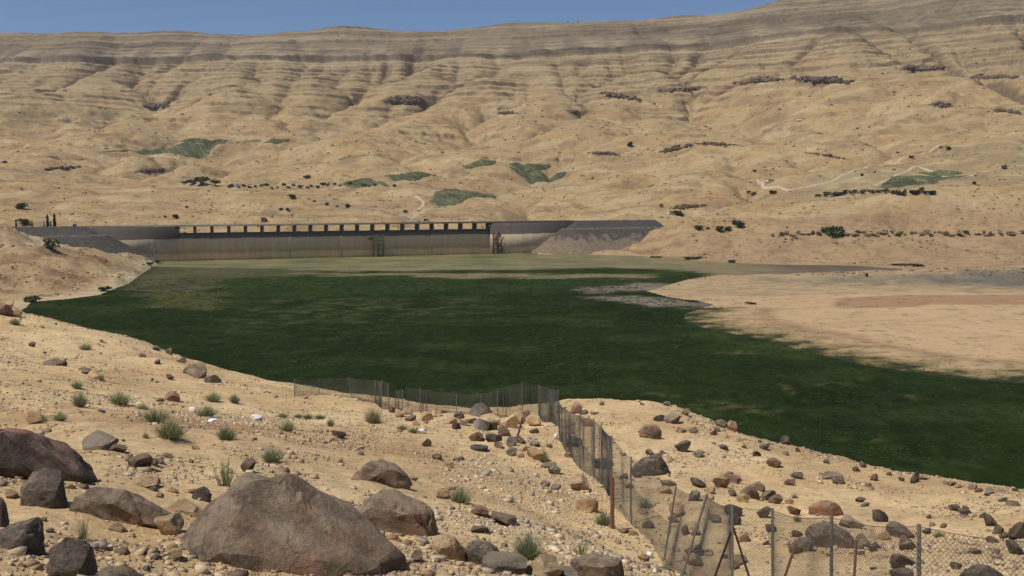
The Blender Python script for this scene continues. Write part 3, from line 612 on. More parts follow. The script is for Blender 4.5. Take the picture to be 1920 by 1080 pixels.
m = MB(); dbox(m, 0, 1, 0, 1, 0, 1); q = dpt(ss[0] - 1.6, 2.2, 15.5) - O; MB().box(q, 2.2, 3.5, 3., ax).build('gate_box', M['sill'], o)
o, O, ss = frame('outlet_tower', (922.5, 931), 3.2, SILL - 2.0, (16.5, 12.5, 8.5, 4.5), 1.0, M['rust'], 'rusty brown outlet tower at the right end of the spillway')
pp = [dpt(ss[1] + 3.2, 2.6, z) - O for z in (-3, 3, 9)] + [dpt(ss[1] + 3.8, 2.6, 12.5) - O, dpt(ss[1] + 4.8, 2.6, 14) - O, dpt(ss[1] + 5.6, 2.2, 13.2) - O]
MB().tube(pp, .55, 8).build('pipe', M['sill'], o, True)
MB().tube([dpt(ss[1] + 3.2, 2.6, 2.5) - O, dpt(ss[1] + 8.0, 1.2, 9.5) - O], .25, 6).build('pipe', M['sill'], o)
q = dpt(ss[1] + 3.2, 2.4, -1.5) - O; MB().box(q, 4.5, 3.5, 5, ax).build('plinth', M['sill'], o)
for i, px in enumerate((394, 490, 588, 717, 860, 1045)):
    s = s_of(px); b = dpt(s, .35, CREST + .35); lp = empty('street_lamp', b); tag(lp, 'thin grey lamp post standing on the dam crest parapet', 'street lamp', 'lamp posts along the dam crest')
    MB().tube([(0, 0, -.2), (0, 0, 7)], .11, 6).build('pole', M['steel'], lp); MB().tube([(0, 0, 7), (-up_n[0] * 1.6, -up_n[1] * 1.6, 7.3)], .08, 5).build('arm', M['steel'], lp); MB().box((-up_n[0] * 1.8, -up_n[1] * 1.8, 7.3), .3, .8, .15, ax).build('lamp_head', M['conc'], lp)
# rockfill embankments at both ends
rf = N('rockfill', .95, .1); c_ = rf.attr(); c_ = rf.mix(1, c_, rf.ramp(rf.noise(.35, 5, .75), [(.3, .62), (.5, 1.), (.72, 1.3)]), 'MULTIPLY'); M['rockfill'] = rf.done(c_, rf.bump(rf.noise(.7, 5, .7), .8, .8))
def embank(sa, sb, slope, lo, hi, label, tan_z):
    ns, nn = int((hi - lo) / 1.1), 95
    S, Nn = np.meshgrid(np.linspace(lo, hi, ns), np.linspace(-14, 84, nn), indexing='ij')
    d = np.hypot(S - np.clip(S, sa, sb), np.maximum(0, np.abs(Nn + 4) - 5))
    dd = np.where(d * slope < 6.2, d, np.maximum(6.2 / slope, d - 4.0))
    wx_, wy_ = A_[0] + ax[0] * S + up_n[0] * Nn, A_[1] + ax[1] * S + up_n[1] * Nn
    Z = CREST - .1 - dd * slope + .35 * fbm(wx_ / 2.5, wy_ / 2.5, 501, 3); Z = np.maximum(Z, -3 - .01 * d)
    k = np.clip((Z - tan_z) / 4 + 1.2 * fbm(wx_ / 6, wy_ / 6, 505, 3), 0, 1)
    cc = lerp(np.broadcast_to(C(.20, .155, .105), Z.shape + (3,)), C(.082, .075, .066), k)
    berm = np.exp(-((d - 6.2 / slope - 2) / 2.) ** 2); cc = lerp(cc, C(.20, .178, .145), .85 * berm)
    O = dpt((sa + sb) / 2, 10, 0); V = np.stack([wx_, wy_, Z], -1).reshape(-1, 3) - O
    tag(obj('embankment', np_mesh('embankment', V, grid_faces(*Z.shape)[:, ::-1], M['rockfill'], True, cc.reshape(-1, 3)), None, O), label, 'embankment')
embank(s_of(1078), s_of(1228), .70, s_of(1078) - 48, s_of(1228) + 46, 'grey rockfill embankment beside the outlet tower end of the dam', 11)
embank(s_of(-10), s_of(160), .56, s_of(-10), s_of(160) + 60, 'grey rockfill embankment under the cypress trees at the dam end', 3)

# ------------------------------------------------------------------ far vegetation
def leaf_cloud(n, size, shape, seed, flat=.5):
    r = np.random.default_rng(seed); P = shape(r, n)
    t = r.normal(size=(n, 3)); t /= np.linalg.norm(t, axis=1)[:, None]; b = np.cross(t, r.normal(size=(n, 3))); b /= np.linalg.norm(b, axis=1)[:, None]
    sz = size * r.uniform(.55, 1.3, (n, 1)); V = np.stack([P - t * sz - b * sz * flat, P + t * sz - b * sz * flat, P + t * sz * .6 + b * sz * flat, P - t * sz * .6 + b * sz * flat], 1).reshape(-1, 3)
    cc = np.repeat(r.uniform(.6, 1.35, (n, 1)) * np.ones(3), 4, 0)
    return V, np.arange(n * 4).reshape(n, 4), cc
def sh_clumps(clumps):
    def f(r, n):
        cl = np.array(clumps); i = r.integers(0, len(cl), n); q = r.normal(size=(n, 3)); q /= np.linalg.norm(q, axis=1)[:, None]
        q *= r.uniform(.35, 1, (n, 1)) ** .5; return cl[i, :3] + q * cl[i, 3:4] * np.array([1, 1, .8])
    return f
def bush_proto(seed, mat, n=320, leaf=.11):
    r = np.random.default_rng(seed); cl = [(r.uniform(-.34, .34), r.uniform(-.3, .3), r.uniform(.18, .62), r.uniform(.16, .3)) for _ in range(7)] + [(0, 0, .3, .34)]
    V, F, cc = leaf_cloud(n, leaf, sh_clumps(cl), seed); return np_mesh('foliage', V, F, mat, False, cc)
def stem_proto(seed):
    m = MB(); r = np.random.default_rng(seed)
    for k in range(5): m.tube([(0, 0, -.12), (r.uniform(-.12, .12), r.uniform(-.12, .12), .2), (r.uniform(-.3, .3), r.uniform(-.3, .3), .5)], [.035, .025, .012], 5, False)
    return np_mesh('stem', np.concatenate(m.V), np.concatenate(m.F), M['bark'], True)
BP = {k: [bush_proto(600 + i * 7 + j, M[m]) for j in range(4)] for i, (k, m) in enumerate((('g', 'leaf'), ('o', 'olive'), ('r', 'reed')))}
SPr = [stem_proto(640 + j) for j in range(3)]
def bush(px, py, w, kind, label, group, h=None, name='bush', cat='bush', Y0=450, trunk=0):
    p = vhit(px, py, Y0); sc = w / FPX * p[1]; hh = (h or w * .75) / FPX * p[1]
    o = empty(name, p, random.uniform(0, 6.28)); tag(o, label, cat, group)
    f = obj('crown' if trunk else 'foliage', random.choice(BP[kind]), o, (0, 0, trunk * hh)); f.scale = (sc, sc, hh * (1 - trunk * .6))
    t = obj('trunk' if trunk else 'stem', random.choice(SPr), o); t.scale = (sc * (.6 if trunk else 1), sc * (.6 if trunk else 1), hh)
    return o
HG = 'bushes scattered over the far hillside'
for px, py, w in [(358, 347, 17), (378, 348, 25), (404, 348, 17), (345, 346, 10)]: bush(px, py, w, 'g', 'dark green tree in the short row below the green hillside fields', 'trees below the hillside fields', w * .7, 'tree', 'tree', 1000, .25)
for i in range(26):
    px = 436 + i * 10.6; bush(px + random.uniform(-3, 3), 352 - i * .13 + random.uniform(-3, 3), random.uniform(6, 12), random.choice('go'), 'small green bush in the line of bushes along the hillside road', 'bushes along the hillside road', None, 'bush', 'bush', 1000)
for px, py, w in [(8, 306, 8), (652, 389, 13), (612, 385, 9), (548, 372, 14), (590, 379, 7), (632, 388, 6), (430, 352, 9), (575, 335, 12), (1683, 288, 7), (1708, 297, 11), (1765, 278, 8), (1778, 281, 10), (1415, 322, 7), (1616, 330, 8), (1827, 346, 10), (1884, 317, 14), (1413, 366, 12), (1404, 362, 8), (1450, 363, 12), (40, 392, 20), (330, 410, 16), (310, 408, 7), (350, 390, 6), (540, 395, 10), (495, 415, 14), (526, 395, 9), (760, 398, 8), (1180, 275, 14), (740, 350, 8), (1064, 41, 4), (1084, 41, 4)]:
    bush(px, py, w, random.choice('go'), 'lone dark bush on the bare far hillside', HG, None, 'bush', 'bush', 1000)
for i in range(32):
    px = 1538 + i * 7.0 + random.uniform(-5, 5); bush(px, 366 - i * .1 + random.uniform(-3, 3), random.uniform(7, 17), random.choice('ggo'), 'dark tree in the hedge along the terrace edge above the bluff', 'trees hedging the terrace edge', random.uniform(5, 12), 'tree', 'tree', 930, .15)
for px, py, w in [(1310, 431, 15), (1327, 430, 10), (1348, 434, 20), (1365, 433, 14), (1387, 427, 24), (1558, 442, 34), (1575, 440, 24), (1535, 441, 12), (1270, 404, 16), (1278, 406, 14), (1240, 388, 10)]:
    bush(px, py, w, 'g' if w > 13 else 'o', 'green bush on the bare bank behind the lake tongue', 'bushes on the bank behind the lake tongue', None, 'bush', 'bush', 700)
for i in range(60):
    px = 1452 + i * 7.8 + random.uniform(-7, 7)
    if 1525 < px < 1590: continue
    bush(px, 441 + random.uniform(-3.5, 3), random.uniform(5, 17), 'r' if random.random() < .75 else 'o', 'dry brownish reed clump in the long row along the far bank', 'reed clumps along the far bank', random.uniform(4, 11), 'reed_clump', 'reeds', 700)
for px, py, w, h in [(1228, 484, 22, 6), (1296, 486, 40, 7), (1372, 493, 14, 7), (1690, 497, 50, 4), (1722, 499, 34, 6), (1625, 519, 7, 10), (1410, 570, 22, 5), (1296, 566, 40, 5)]:
    bush(px, py, w, 'g', 'low dark green plants at the edge of the lake tongue', 'low plants along the lake tongue', h, 'shore_plant', 'plant', 430)
bush(93, 466, 34, 'o', 'olive green shrub on the left bank below the rockfill', None, 26); bush(60, 567, 26, 'g', 'round dark bush at the lake edge under the left bank', None, 15)
bush(196, 546, 24, 'g', 'dark bush leaning over the left shore', None, 12); bush(280, 497, 16, 'g', 'green bush where the left shore meets the dam', None, 8); bush(293, 493, 12, 'g', 'green bush at the foot of the dam wall by the left shore', None, 8)
cy_me = np_mesh('crown', *(lambda t: (t[0], t[1]))(leaf_cloud(260, .09, lambda r, n: (lambda z, a: np.stack([np.cos(a) * .12 * (1 - z) ** .6 * r.uniform(.4, 1, n), np.sin(a) * .12 * (1 - z) ** .6 * r.uniform(.4, 1, n), .06 + z * .94], 1))(r.uniform(0, 1, n), r.uniform(0, 6.28, n)), 77)), M['leaf'], False, np.ones(3))
for px, py, h in [(30, 418, 14), (60, 423, 12), (83, 424, 10), (89.5, 424, 22), (102.5, 424, 24), (95, 424, 11)]:
    s = s_of(px); Yd = A_[1] + ax[1] * s + 6; b = at(px, py, Yd); g = max(CREST - .2, float(valley_z(np.array([b[0]]), np.array([Yd]))[0])); hh = h / FPX * Yd
    o = empty('cypress_tree', (b[0], Yd, g)); tag(o, 'slim dark cypress tree standing on the dam end', 'tree', 'cypress trees at the dam end')
    f = obj('crown', cy_me, o); f.scale = (hh * .9, hh * .9, hh); t = obj('trunk', SPr[0], o); t.scale = (hh * .1, hh * .1, hh * .3)
bush(45, 421, 20, 'g', 'round dark tree beside the cypress trees at the dam end', None, 13, 'tree', 'tree', 600, .1)

# crop fields: leafy canopies draped over the slope
FIELDS = [[(337, 271), (410, 262), (428, 265), (420, 272), (345, 274)], [(290, 287), (312, 277), (405, 275), (385, 289), (342, 292)], [(190, 286), (255, 277), (312, 271), (308, 279), (250, 282)], [(460, 270), (470, 264), (490, 266), (480, 271)], [(492, 272), (508, 265), (545, 264), (520, 272)],
          [(952, 305), (975, 301), (1035, 311), (1020, 314), (985, 316), (960, 313)], [(955, 323), (1000, 316), (1062, 324), (1040, 332), (1000, 333)], [(866, 313), (930, 309), (930, 315), (875, 318)], [(720, 331), (760, 331), (832, 327), (795, 338), (778, 344)], [(640, 345), (690, 340), (730, 349), (660, 353)],
          [(815, 364), (870, 353), (935, 351), (915, 368), (870, 376), (850, 404), (822, 405), (838, 387), (805, 376)], [(1668, 333), (1760, 327), (1830, 330), (1770, 338), (1672, 338)], [(1650, 350), (1668, 341), (1760, 341), (1750, 351)], [(1718, 324), (1760, 317), (1805, 320), (1790, 325)]]
for fi, pl in enumerate(FIELDS):
    c0 = vhit(sum(p[0] for p in pl) / len(pl), sum(p[1] for p in pl) / len(pl), 1000)
    sx2, sy2 = np.meshgrid(np.linspace(-70, 70, 9), np.linspace(-60, 60, 9)); sx2, sy2 = sx2.ravel() + c0[0], sy2.ravel() + c0[1]
    cf = np.linalg.lstsq(np.c_[sx2, sy2, np.ones(81)], valley_z(sx2, sy2), rcond=None)[0]; W = []
    for p in pl:                                               # the plot's corners on the mean plane of the slope
        a, b = ray(*p); den = b - cf[0] * a - cf[1]; Yv = (cf[0] * 0 + cf[2] - EYE) / den if abs(den) > 1e-4 else c0[1]
        Yv = float(np.clip(Yv, c0[1] - 130, c0[1] + 130)); W.append((a * Yv, Yv))
    W = np.array(W); st = 2.4
    gx, gy = np.arange(W[:, 0].min() - 6, W[:, 0].max() + 6, st), np.arange(W[:, 1].min() - 6, W[:, 1].max() + 6, st)
    if len(gx) < 3 or len(gy) < 3: continue
    PX, PY = np.meshgrid(gx, gy); sdf = poly_sdf(PX, PY, [tuple(w) for w in W]) + 1.2 * fbm(PX / 18, PY / 18, 520, 3)
    PZ = valley_z(PX.ravel(), PY.ravel()).reshape(PX.shape) + np.where(sdf < 0, 1.5 + .5 * np.sin(PX * 1.1) + rng.uniform(-.3, .3, PX.shape), -1.5)
    F = grid_faces(*PX.shape); keep = (sdf.ravel()[F] < 3).all(1)
    if not keep.any(): continue
    cc = (np.clip(.85 + .5 * fbm(PX / 30, PY / 30, 525, 3), .5, 1.5) * (1 + .3 * np.sin(PX * .55 + PY * .35)) * rng.uniform(.75, 1.2, PX.shape))[..., None] * np.ones(3)
    O = np.array([c0[0], c0[1], 0]); F = F[keep]; used, inv = np.unique(F, return_inverse=True)
    tag(obj('crop_field', np_mesh('crop_field', (np.stack([PX, PY, PZ], -1).reshape(-1, 3) - O)[used], inv.reshape(F.shape), M['crop'], True, cc.reshape(-1, 3)[used]), None, O), 'green crop plot on the bare far slope', 'crops', None, 'stuff')
# roads
def road(px, w, mat, name):
    P = np.array([vhit(a, b, 950) for a, b in px]); Q = []
    for i in range(len(P) - 1):
        for t in np.linspace(0, 1, 24, endpoint=False): Q.append(P[i] * (1 - t) + P[i + 1] * t)
    Q = np.array(Q + [P[-1]]); T = np.gradient(Q[:, :2], axis=0); T /= np.linalg.norm(T, axis=1)[:, None] + 1e-9; Nn = np.stack([-T[:, 1], T[:, 0]], 1)
    L = Q[:, :2] + Nn * w / 2; R = Q[:, :2] - Nn * w / 2
    z = np.maximum(valley_z(L[:, 0], L[:, 1]), valley_z(R[:, 0], R[:, 1])) + .5
    V = np.concatenate([np.c_[L, z], np.c_[R, z], np.c_[L + Nn * 1.5, z - 4], np.c_[R - Nn * 1.5, z - 4]]); n = len(Q); F = []
    for i in range(n - 1): F += [[i, i + 1, n + i + 1, n + i], [2 * n + i, 2 * n + i + 1, i + 1, i], [n + i, n + i + 1, 3 * n + i + 1, 3 * n + i]]
    tag(obj(name, np_mesh(name, V, F, mat, True)), kind='structure')
road([(600, 376), (650, 386), (700, 396), (755, 408), (800, 413)], 7, M['asphalt'], 'road'); road([(0, 316), (60, 323), (120, 333)], 5, M['asphalt'], 'road')
road([(1422, 338), (1432, 352), (1480, 357), (1560, 340), (1690, 298), (1745, 284), (1860, 258)], 3.5, M['dirtroad'], 'dirt_track'); road([(1640, 350), (1665, 338), (1720, 312), (1830, 330)], 4, M['dirtroad'], 'dirt_track'); road([(780, 368), (795, 378), (786, 396)], 4, M['dirtroad'], 'dirt_track')
# small buildings
def house(px, py, w, h, dpt_m, label, Y0=950, on=None):
    p = vhit(px, py, Y0) if on is None else on; W = w / FPX * p[1]; H = h / FPX * p[1]; o = empty('hut', p, random.uniform(-.3, .3)); tag(o, label, 'hut')
    MB().box((0, 0, -1.5), W, dpt_m, H + 1.5, base=True).build('wall', M['render_wall'], o)
    MB().box((0, 0, H), W + .6, dpt_m + .6, .3, base=True).build('roof', M['roofm'], o)
    MB().box((-W * .2, -dpt_m / 2, 0), 1., .12, min(2, H * .8), base=True).build('door', M['glassd'], o); MB().box((W * .22, -dpt_m / 2, H * .4), 1.1, .1, H * .35, base=True).build('window', M['glassd'], o)
house(441, 349, 10, 4, 6, 'small pale hut beside the bushes along the hillside road'); house(1443, 341, 12, 4, 7, 'small white hut by the looping dirt track'); house(1502, 227, 14, 4, 8, 'low grey shed alone high on the right hillside')
house(1256, 402, 8, 6, 6, 'pale hut beside the dark bushes right of the embankment'); b = dpt(s_of(141), -5, CREST - .1); house(141, 424, 6, 4, 3, 'small white hut on the rockfill crest at the dam end', on=b)

# rubble and scrub specks strewn over the banks and the far hills
CHIP = [np.array([(a, b, c) for c in (-1, 1) for a, b in ((-1, -1), (1, -1), (1, 1), (-1, 1))], float) * np.random.default_rng(900 + j).uniform(.4, 1.05, (8, 3)) for j in range(16)]
CHF = np.array([[0, 3, 2, 1], [4, 5, 6, 7], [0, 1, 5, 4], [1, 2, 6, 5], [2, 3, 7, 6], [3, 0, 4, 7]])
def chips(x, y, z, sx, sy, sz, r):
    n = len(x); P = np.stack(CHIP)[r.integers(0, 16, n)] * np.stack([sx, sy, sz], 1)[:, None, :]; a = r.uniform(0, 6.28, n); ca, sa = np.cos(a)[:, None], np.sin(a)[:, None]
    V = np.stack([P[..., 0] * ca - P[..., 1] * sa + x[:, None], P[..., 0] * sa + P[..., 1] * ca + y[:, None], P[..., 2] + z[:, None]], -1)
    return V.reshape(-1, 3), (CHF[None] + (np.arange(n) * 8)[:, None, None]).reshape(-1, 4)
r = np.random.default_rng(31); n = 170000; ty = np.exp(r.uniform(math.log(500), math.log(2700), n)); tx = r.uniform(-.56, .56, n) * ty; tz = valley_z(tx, ty)
pk = np.clip(.12 + .9 * fbm(tx / 70, ty / 70, 540, 4), 0, 1) * np.where(ty < 1000, .8, .5); k = (r.uniform(size=n) < pk) & (tz > .4) & ~((tx / ty > .09) & (ty < 585)); tx, ty, tz = tx[k], ty[k], tz[k]; n = len(tx)
sz = (.24 + .32 * r.pareto(2.3, n).clip(0, 2.6)) * (ty / 800) ** .9; V, F = chips(tx, ty, tz + sz * .15, sz * r.uniform(.8, 1.5, n), sz, sz * r.uniform(.4, .8, n), r)
pal = np.array([(.15, .105, .07), (.22, .155, .10), (.12, .115, .06), (.32, .24, .155), (.26, .165, .105)]); rb = N('far_rubble', .95, .1)
tag(obj('rubble', np_mesh('rubble', V, F, rb.done(rb.attr()), False, np.repeat(pal[r.integers(0, 5, n)], 8, 0))), 'scattered dark stones and dry scrub over the far slopes', 'rubble', None, 'stuff')
# dark rock ledges cropping out of the far slopes
OUT = [(1375, 157, 1470, 148, 10, 'above the bare right hollow'), (1478, 148, 1600, 154, 12, 'above the bare right hollow'), (1120, 173, 1210, 190, 9, 'beside the central gully'), (1228, 174, 1330, 164, 9, 'beside the central gully'), (718, 192, 800, 191, 13, 'above the dam'), (270, 200, 325, 199, 10, 'below the left cliffs'), (1692, 130, 1775, 128, 9, 'high on the right slope'), (1818, 146, 1905, 145, 9, 'high on the right slope'), (930, 214, 975, 213, 7, 'above the green plots'), (1062, 209, 1088, 212, 8, 'above the green plots'), (1096, 287, 1165, 291, 7, 'right of the green plots'), (1232, 288, 1300, 272, 8, 'in the broken ground by the dry wash'), (1300, 270, 1390, 273, 6, 'in the broken ground by the dry wash'), (85, 319, 118, 314, 6, 'near the left road'), (122, 317, 150, 313, 6, 'near the left road'), (252, 322, 318, 319, 6, 'below the left green plots'), (1250, 393, 1330, 385, 8, 'beside the embankment'), (1740, 198, 1790, 199, 9, 'on the right shoulder'), (1860, 208, 1915, 213, 8, 'on the right shoulder'), (1500, 285, 1600, 300, 5, 'above the looping track')]
om = mat_rock('outcrop_rock', (.075, .055, .042), (.125, .092, .068), (.20, .15, .105), .3, .12)
for (x0, y0, x1, y1, hp, where) in OUT:
    r = np.random.default_rng(int(x0)); n = int((x1 - x0) * 1.1); t = r.uniform(0, 1, n); p0 = vhit((x0 + x1) / 2, (y0 + y1) / 2, 1000); pts_ = []
    for q in t:
        h = vhit(x0 + (x1 - x0) * q, y0 + (y1 - y0) * q + r.normal(0, hp * .16), 1000)
        if abs(h[1] - p0[1]) < 260: pts_.append(h)
    if len(pts_) < 8: continue
    pts_ = np.array(pts_); n = len(pts_); H = hp / FPX * p0[1] * .5 * (1.05 - np.abs(2 * (pts_[:, 0] - pts_[:, 0].min()) / (np.ptp(pts_[:, 0]) + 1e-6) - 1) ** 2) * r.uniform(.4, 1.1, n)
    V, F = chips(pts_[:, 0], pts_[:, 1], pts_[:, 2] + H * .2, H * r.uniform(.9, 1.9, n), H * r.uniform(.8, 1.3, n), H * r.uniform(.6, 1., n), r)
    tag(obj('rock_outcrop', np_mesh('rock_outcrop', V - p0, F, om, False), None, p0), 'dark broken rock ledge on the far hillside ' + where, 'rock ledge', 'dark rock ledges on the far hillside', 'stuff')
# weed fringe growing out of the sand by the lake edge
n = 75000; r = np.random.default_rng(6); ty = np.exp(r.uniform(math.log(200), math.log(640), n)); tx = r.uniform(-.52, .52, n) * ty; d = poly_sdf(tx, ty, LAKE); k = d < -2; tx, ty, d = tx[k], ty[k], d[k]; n = len(tx)
cl = np.clip(.5 + .9 * fbm(tx / 9, ty / 9, 535, 4), 0, 1); k = r.uniform(size=n) < cl; tx, ty = tx[k], ty[k]; n = len(tx); an = r.normal(0, .35, n); ws = r.uniform(.25, 1.0, n) * (ty / 420); dx, dy = np.cos(an) * ws, np.sin(an) * ws; t4 = r.uniform(.02, .22, (4, n)) * ws
V = np.stack([np.stack([tx - dx, ty - dy, t4[0]], 1), np.stack([tx + dy * .6, ty - dx * .6, t4[1]], 1), np.stack([tx + dx, ty + dy, t4[2] + .1], 1), np.stack([tx - dy * .6, ty + dx * .6, t4[3]], 1)], 1).reshape(-1, 3)
tone = np.clip(.92 + .5 * fbm(tx / 40, ty / 25, 536, 3), .4, 1.6)[:, None]; cc = np.repeat(r.uniform(.6, 1.25, (n, 1)) * tone * np.array([1.0, .92, .9]), 4, 0)
tag(obj('water_weed', np_mesh('water_weed', V, np.arange(n * 4).reshape(n, 4), M['weed'], False, cc)), 'dark green water weed matting the lake surface', 'weed', None, 'stuff')
n = 130000; r = np.random.default_rng(5); tx = r.uniform(60, 330, n); ty = r.uniform(255, 520, n); d = poly_sdf(tx, ty, LAKE)
pk = np.where(d < 0, np.exp(d / 16), np.exp(-d / 11.)) * np.clip(.45 + 1.3 * fbm(tx / 14, ty / 14, 530, 3), 0, 1) * (tx / ty > .1); k = r.uniform(size=n) < pk
tx, ty, d = tx[k], ty[k], d[k]; tz = np.maximum(0, valley_z(tx, ty)) + .06; n = len(tx); an = r.uniform(0, 3.14, n); ws = r.uniform(.12, .42, n); dx, dy = np.cos(an) * ws, np.sin(an) * ws; t4 = r.uniform(0, .16, (4, n))
V = np.stack([np.stack([tx - dx, ty - dy, tz + t4[0]], 1), np.stack([tx + dy * .6, ty - dx * .6, tz + t4[1]], 1), np.stack([tx + dx, ty + dy, tz + t4[2]], 1), np.stack([tx - dy * .6, ty + dx * .6, tz + t4[3]], 1)], 1).reshape(-1, 3)
cc = np.repeat(r.uniform(.8, 2.0, (n, 1)) * (1 + np.clip(d / 8, -.4, 1.6))[:, None] * np.array([1.15, 1, .9]), 4, 0)
tag(obj('water_weed', np_mesh('water_weed', V, np.arange(n * 4).reshape(n, 4), M['weed'], False, cc)), 'green water weed fringing the sand flat', 'weed', None, 'stuff')

# ------------------------------------------------------------------ rocks
def ico(sub):
    bm = bmesh.new(); bmesh.ops.create_icosphere(bm, subdivisions=sub, radius=1.); bm.verts.ensure_lookup_table()
    V = np.array([v.co[:] for v in bm.verts]); F = np.array([[v.index for v in f.verts] for f in bm.faces]); bm.free(); return V, F
ICO = {k: ico(k) for k in (1, 2, 3, 4)}
def noise3(P, f, seed): return (perlin(P[:, 0] * f + P[:, 2] * f * .6 + 31, P[:, 1] * f - P[:, 2] * f * .5, seed) + perlin(P[:, 1] * f + 7, P[:, 2] * f + P[:, 0] * f * .4, seed + 1)) * .7
def rock_shape(seed, sub=3, cuts=15, rough=.05, blocky=.62):
    r = np.random.default_rng(seed); V, F = ICO[sub]; V = V.copy()
    V *= 1 + .22 * noise3(V, .9, seed)[:, None]
    for _ in range(cuts):
        nn = r.normal(size=3); nn /= np.linalg.norm(nn); c = r.uniform(blocky - .14, blocky + .12); dd = np.maximum(0, V @ nn - c); V -= dd[:, None] * nn
    nr_ = V / (np.linalg.norm(V, axis=1)[:, None] + 1e-9)
    V += nr_ * (rough * noise3(V, 2.6, seed + 5) + rough * .5 * noise3(V, 6.5, seed + 9) + (rough * .3 * noise3(V, 15, seed + 13) if sub > 3 else 0))[:, None]
    V -= (V.max(0) + V.min(0)) / 2; V /= (V.max(0) - V.min(0))
    return V, F
def sharp(me, deg=28):
    me.set_sharp_from_angle(angle=math.radians(deg)); return me
ROCKP = {m: [sharp(np_mesh('rock', *rock_shape(700 + 31 * i + j, 4, 13 + j % 4, .035 + .012 * (j % 3), .55 + .025 * (j % 5)), M[m], True)) for j in range(9)] for i, m in enumerate(('dark', 'brown', 'red', 'tan', 'grey'))}
NROCK = [0]
def put_rock(px, py, w, h, m, label, group, name='rock'):
    p = fhit(px, py); W = max(w / FPX * p[1], .08); H = h / FPX * p[1] * 1.3; D = W * random.uniform(.7, 1.0)
    o = obj(name, random.choice(ROCKP[m])); o.rotation_euler = (random.uniform(-.25, .25), random.uniform(-.25, .25), random.choice((0, math.pi)) + random.uniform(-.5, .5)); o.scale = (W * 1.03, D, H)
    yc = p[1] + D * .3; o.location = (p[0] * yc / p[1], yc, float(fz(np.array([p[0]]), np.array([yc]))[0]) + H * .27); tag(o, label, 'rock', group); NROCK[0] += 1
    return o
def profile_rock(top, bot, m, label, depth=.75, seed=1, power=.8, rough=.05, name='boulder', basepx=None, sink=.25, lean=0.):
    """boulder whose outline across the view follows the photographed one; depth from its width"""
    top, bot = np.array(top, float), np.array(bot, float); x0, x1 = top[0, 0], top[-1, 0]
    bi = int(np.argmax(bot[:, 1])); p = fhit((x0 + x1) / 2 if basepx is None else basepx, np.median(bot[:, 1])); Y = p[1]
    W = (x1 - x0) / FPX * Y; D = W * depth; Yc = Y + D * .32; r = np.random.default_rng(seed)
    ns, nf = 72, 72; ts = (1 - np.cos(np.linspace(.0, math.pi, ns))) / 2; V = []
    xs = x0 + (x1 - x0) * ts; ty_, by_ = np.interp(xs, top[:, 0], top[:, 1]), np.interp(xs, bot[:, 0], bot[:, 1])
    tz = np.array([at(a, b, Yc)[2] for a, b in zip(xs, ty_)]); bz = np.array([at(a, b, Yc)[2] for a, b in zip(xs, by_)]) - sink * (tz.max() - np.median(tz)) - .12
    xw = np.array([at(a, 900, Yc)[0] for a in xs]); bz = np.minimum(bz, tz - .04); mid = bz + (tz - bz) * .42
    wy = D / 2 * np.clip(1 - np.abs(2 * ts - 1) ** 3.2, 0, 1) ** .6
    for i in range(ns):
        for k in range(nf):
            a = 2 * math.pi * k / nf; c, s = math.cos(a), math.sin(a); cc = math.copysign(abs(c) ** power, c); ss = math.copysign(abs(s) ** power, s)
            V.append((xw[i], Yc + wy[i] * cc + lean * ss * D, mid[i] + ((tz[i] - mid[i]) if ss > 0 else (mid[i] - bz[i])) * ss))
    V = np.array(V); F = [[i * nf + k, i * nf + (k + 1) % nf, (i + 1) * nf + (k + 1) % nf, (i + 1) * nf + k] for i in range(ns - 1) for k in range(nf)]
    O = np.array([xw.mean(), Yc, float(fz(np.array([xw.mean()]), np.array([Yc]))[0])]); Q = (V - O) / W
    G = Q.reshape(ns, nf, 3); pick = [G[a, nf // 4] for a in range(1, ns - 1, 5)] + [G[a, (3 * nf) // 4] for a in range(1, ns - 1, 9)] + [G[0, 0], G[-1, 0]]
    pick += [q_ * np.array([1, r.uniform(.86, 1.0), 1]) for q_ in Q[r.choice(len(Q), 34, replace=False)]]
    bm = bmesh.new(); [bm.verts.new(q_) for q_ in pick]; bmesh.ops.convex_hull(bm, input=bm.verts); [bm.verts.remove(v_) for v_ in list(bm.verts) if not v_.link_faces]
    bmesh.ops.bevel(bm, geom=list(bm.edges), offset=.012, segments=1, affect='EDGES', clamp_overlap=True)
    bmesh.ops.triangulate(bm, faces=bm.faces[:])
    for _ in range(3):
        long_ = [e_ for e_ in bm.edges if e_.calc_length() > .045]
        if long_: bmesh.ops.subdivide_edges(bm, edges=long_, cuts=1, use_grid_fill=False)
        bmesh.ops.triangulate(bm, faces=[f_ for f_ in bm.faces if len(f_.verts) > 3])
    bmesh.ops.recalc_face_normals(bm, faces=bm.faces[:]); bm.verts.index_update(); Q = np.array([v_.co[:] for v_ in bm.verts]); F = np.array([[v_.index for v_ in f_.verts] for f_ in bm.faces]); bm.free()
    nr_ = Q - Q.mean(0); nr_ /= np.linalg.norm(nr_, axis=1)[:, None] + 1e-9
    Q = Q + nr_ * (rough * .5 * noise3(Q, 3.2, seed + 40) + rough * .45 * noise3(Q, 7, seed) + rough * .35 * noise3(Q, 15, seed + 3) - rough * .5 * (1 - np.minimum(1, 7 * np.abs(noise3(Q, 2.7, seed + 21)))))[:, None]
    tag(obj(name, sharp(np_mesh(name, Q * W, F, M[m], True), 24), None, O), label, 'boulder'); NROCK[0] += 1
PB = profile_rock
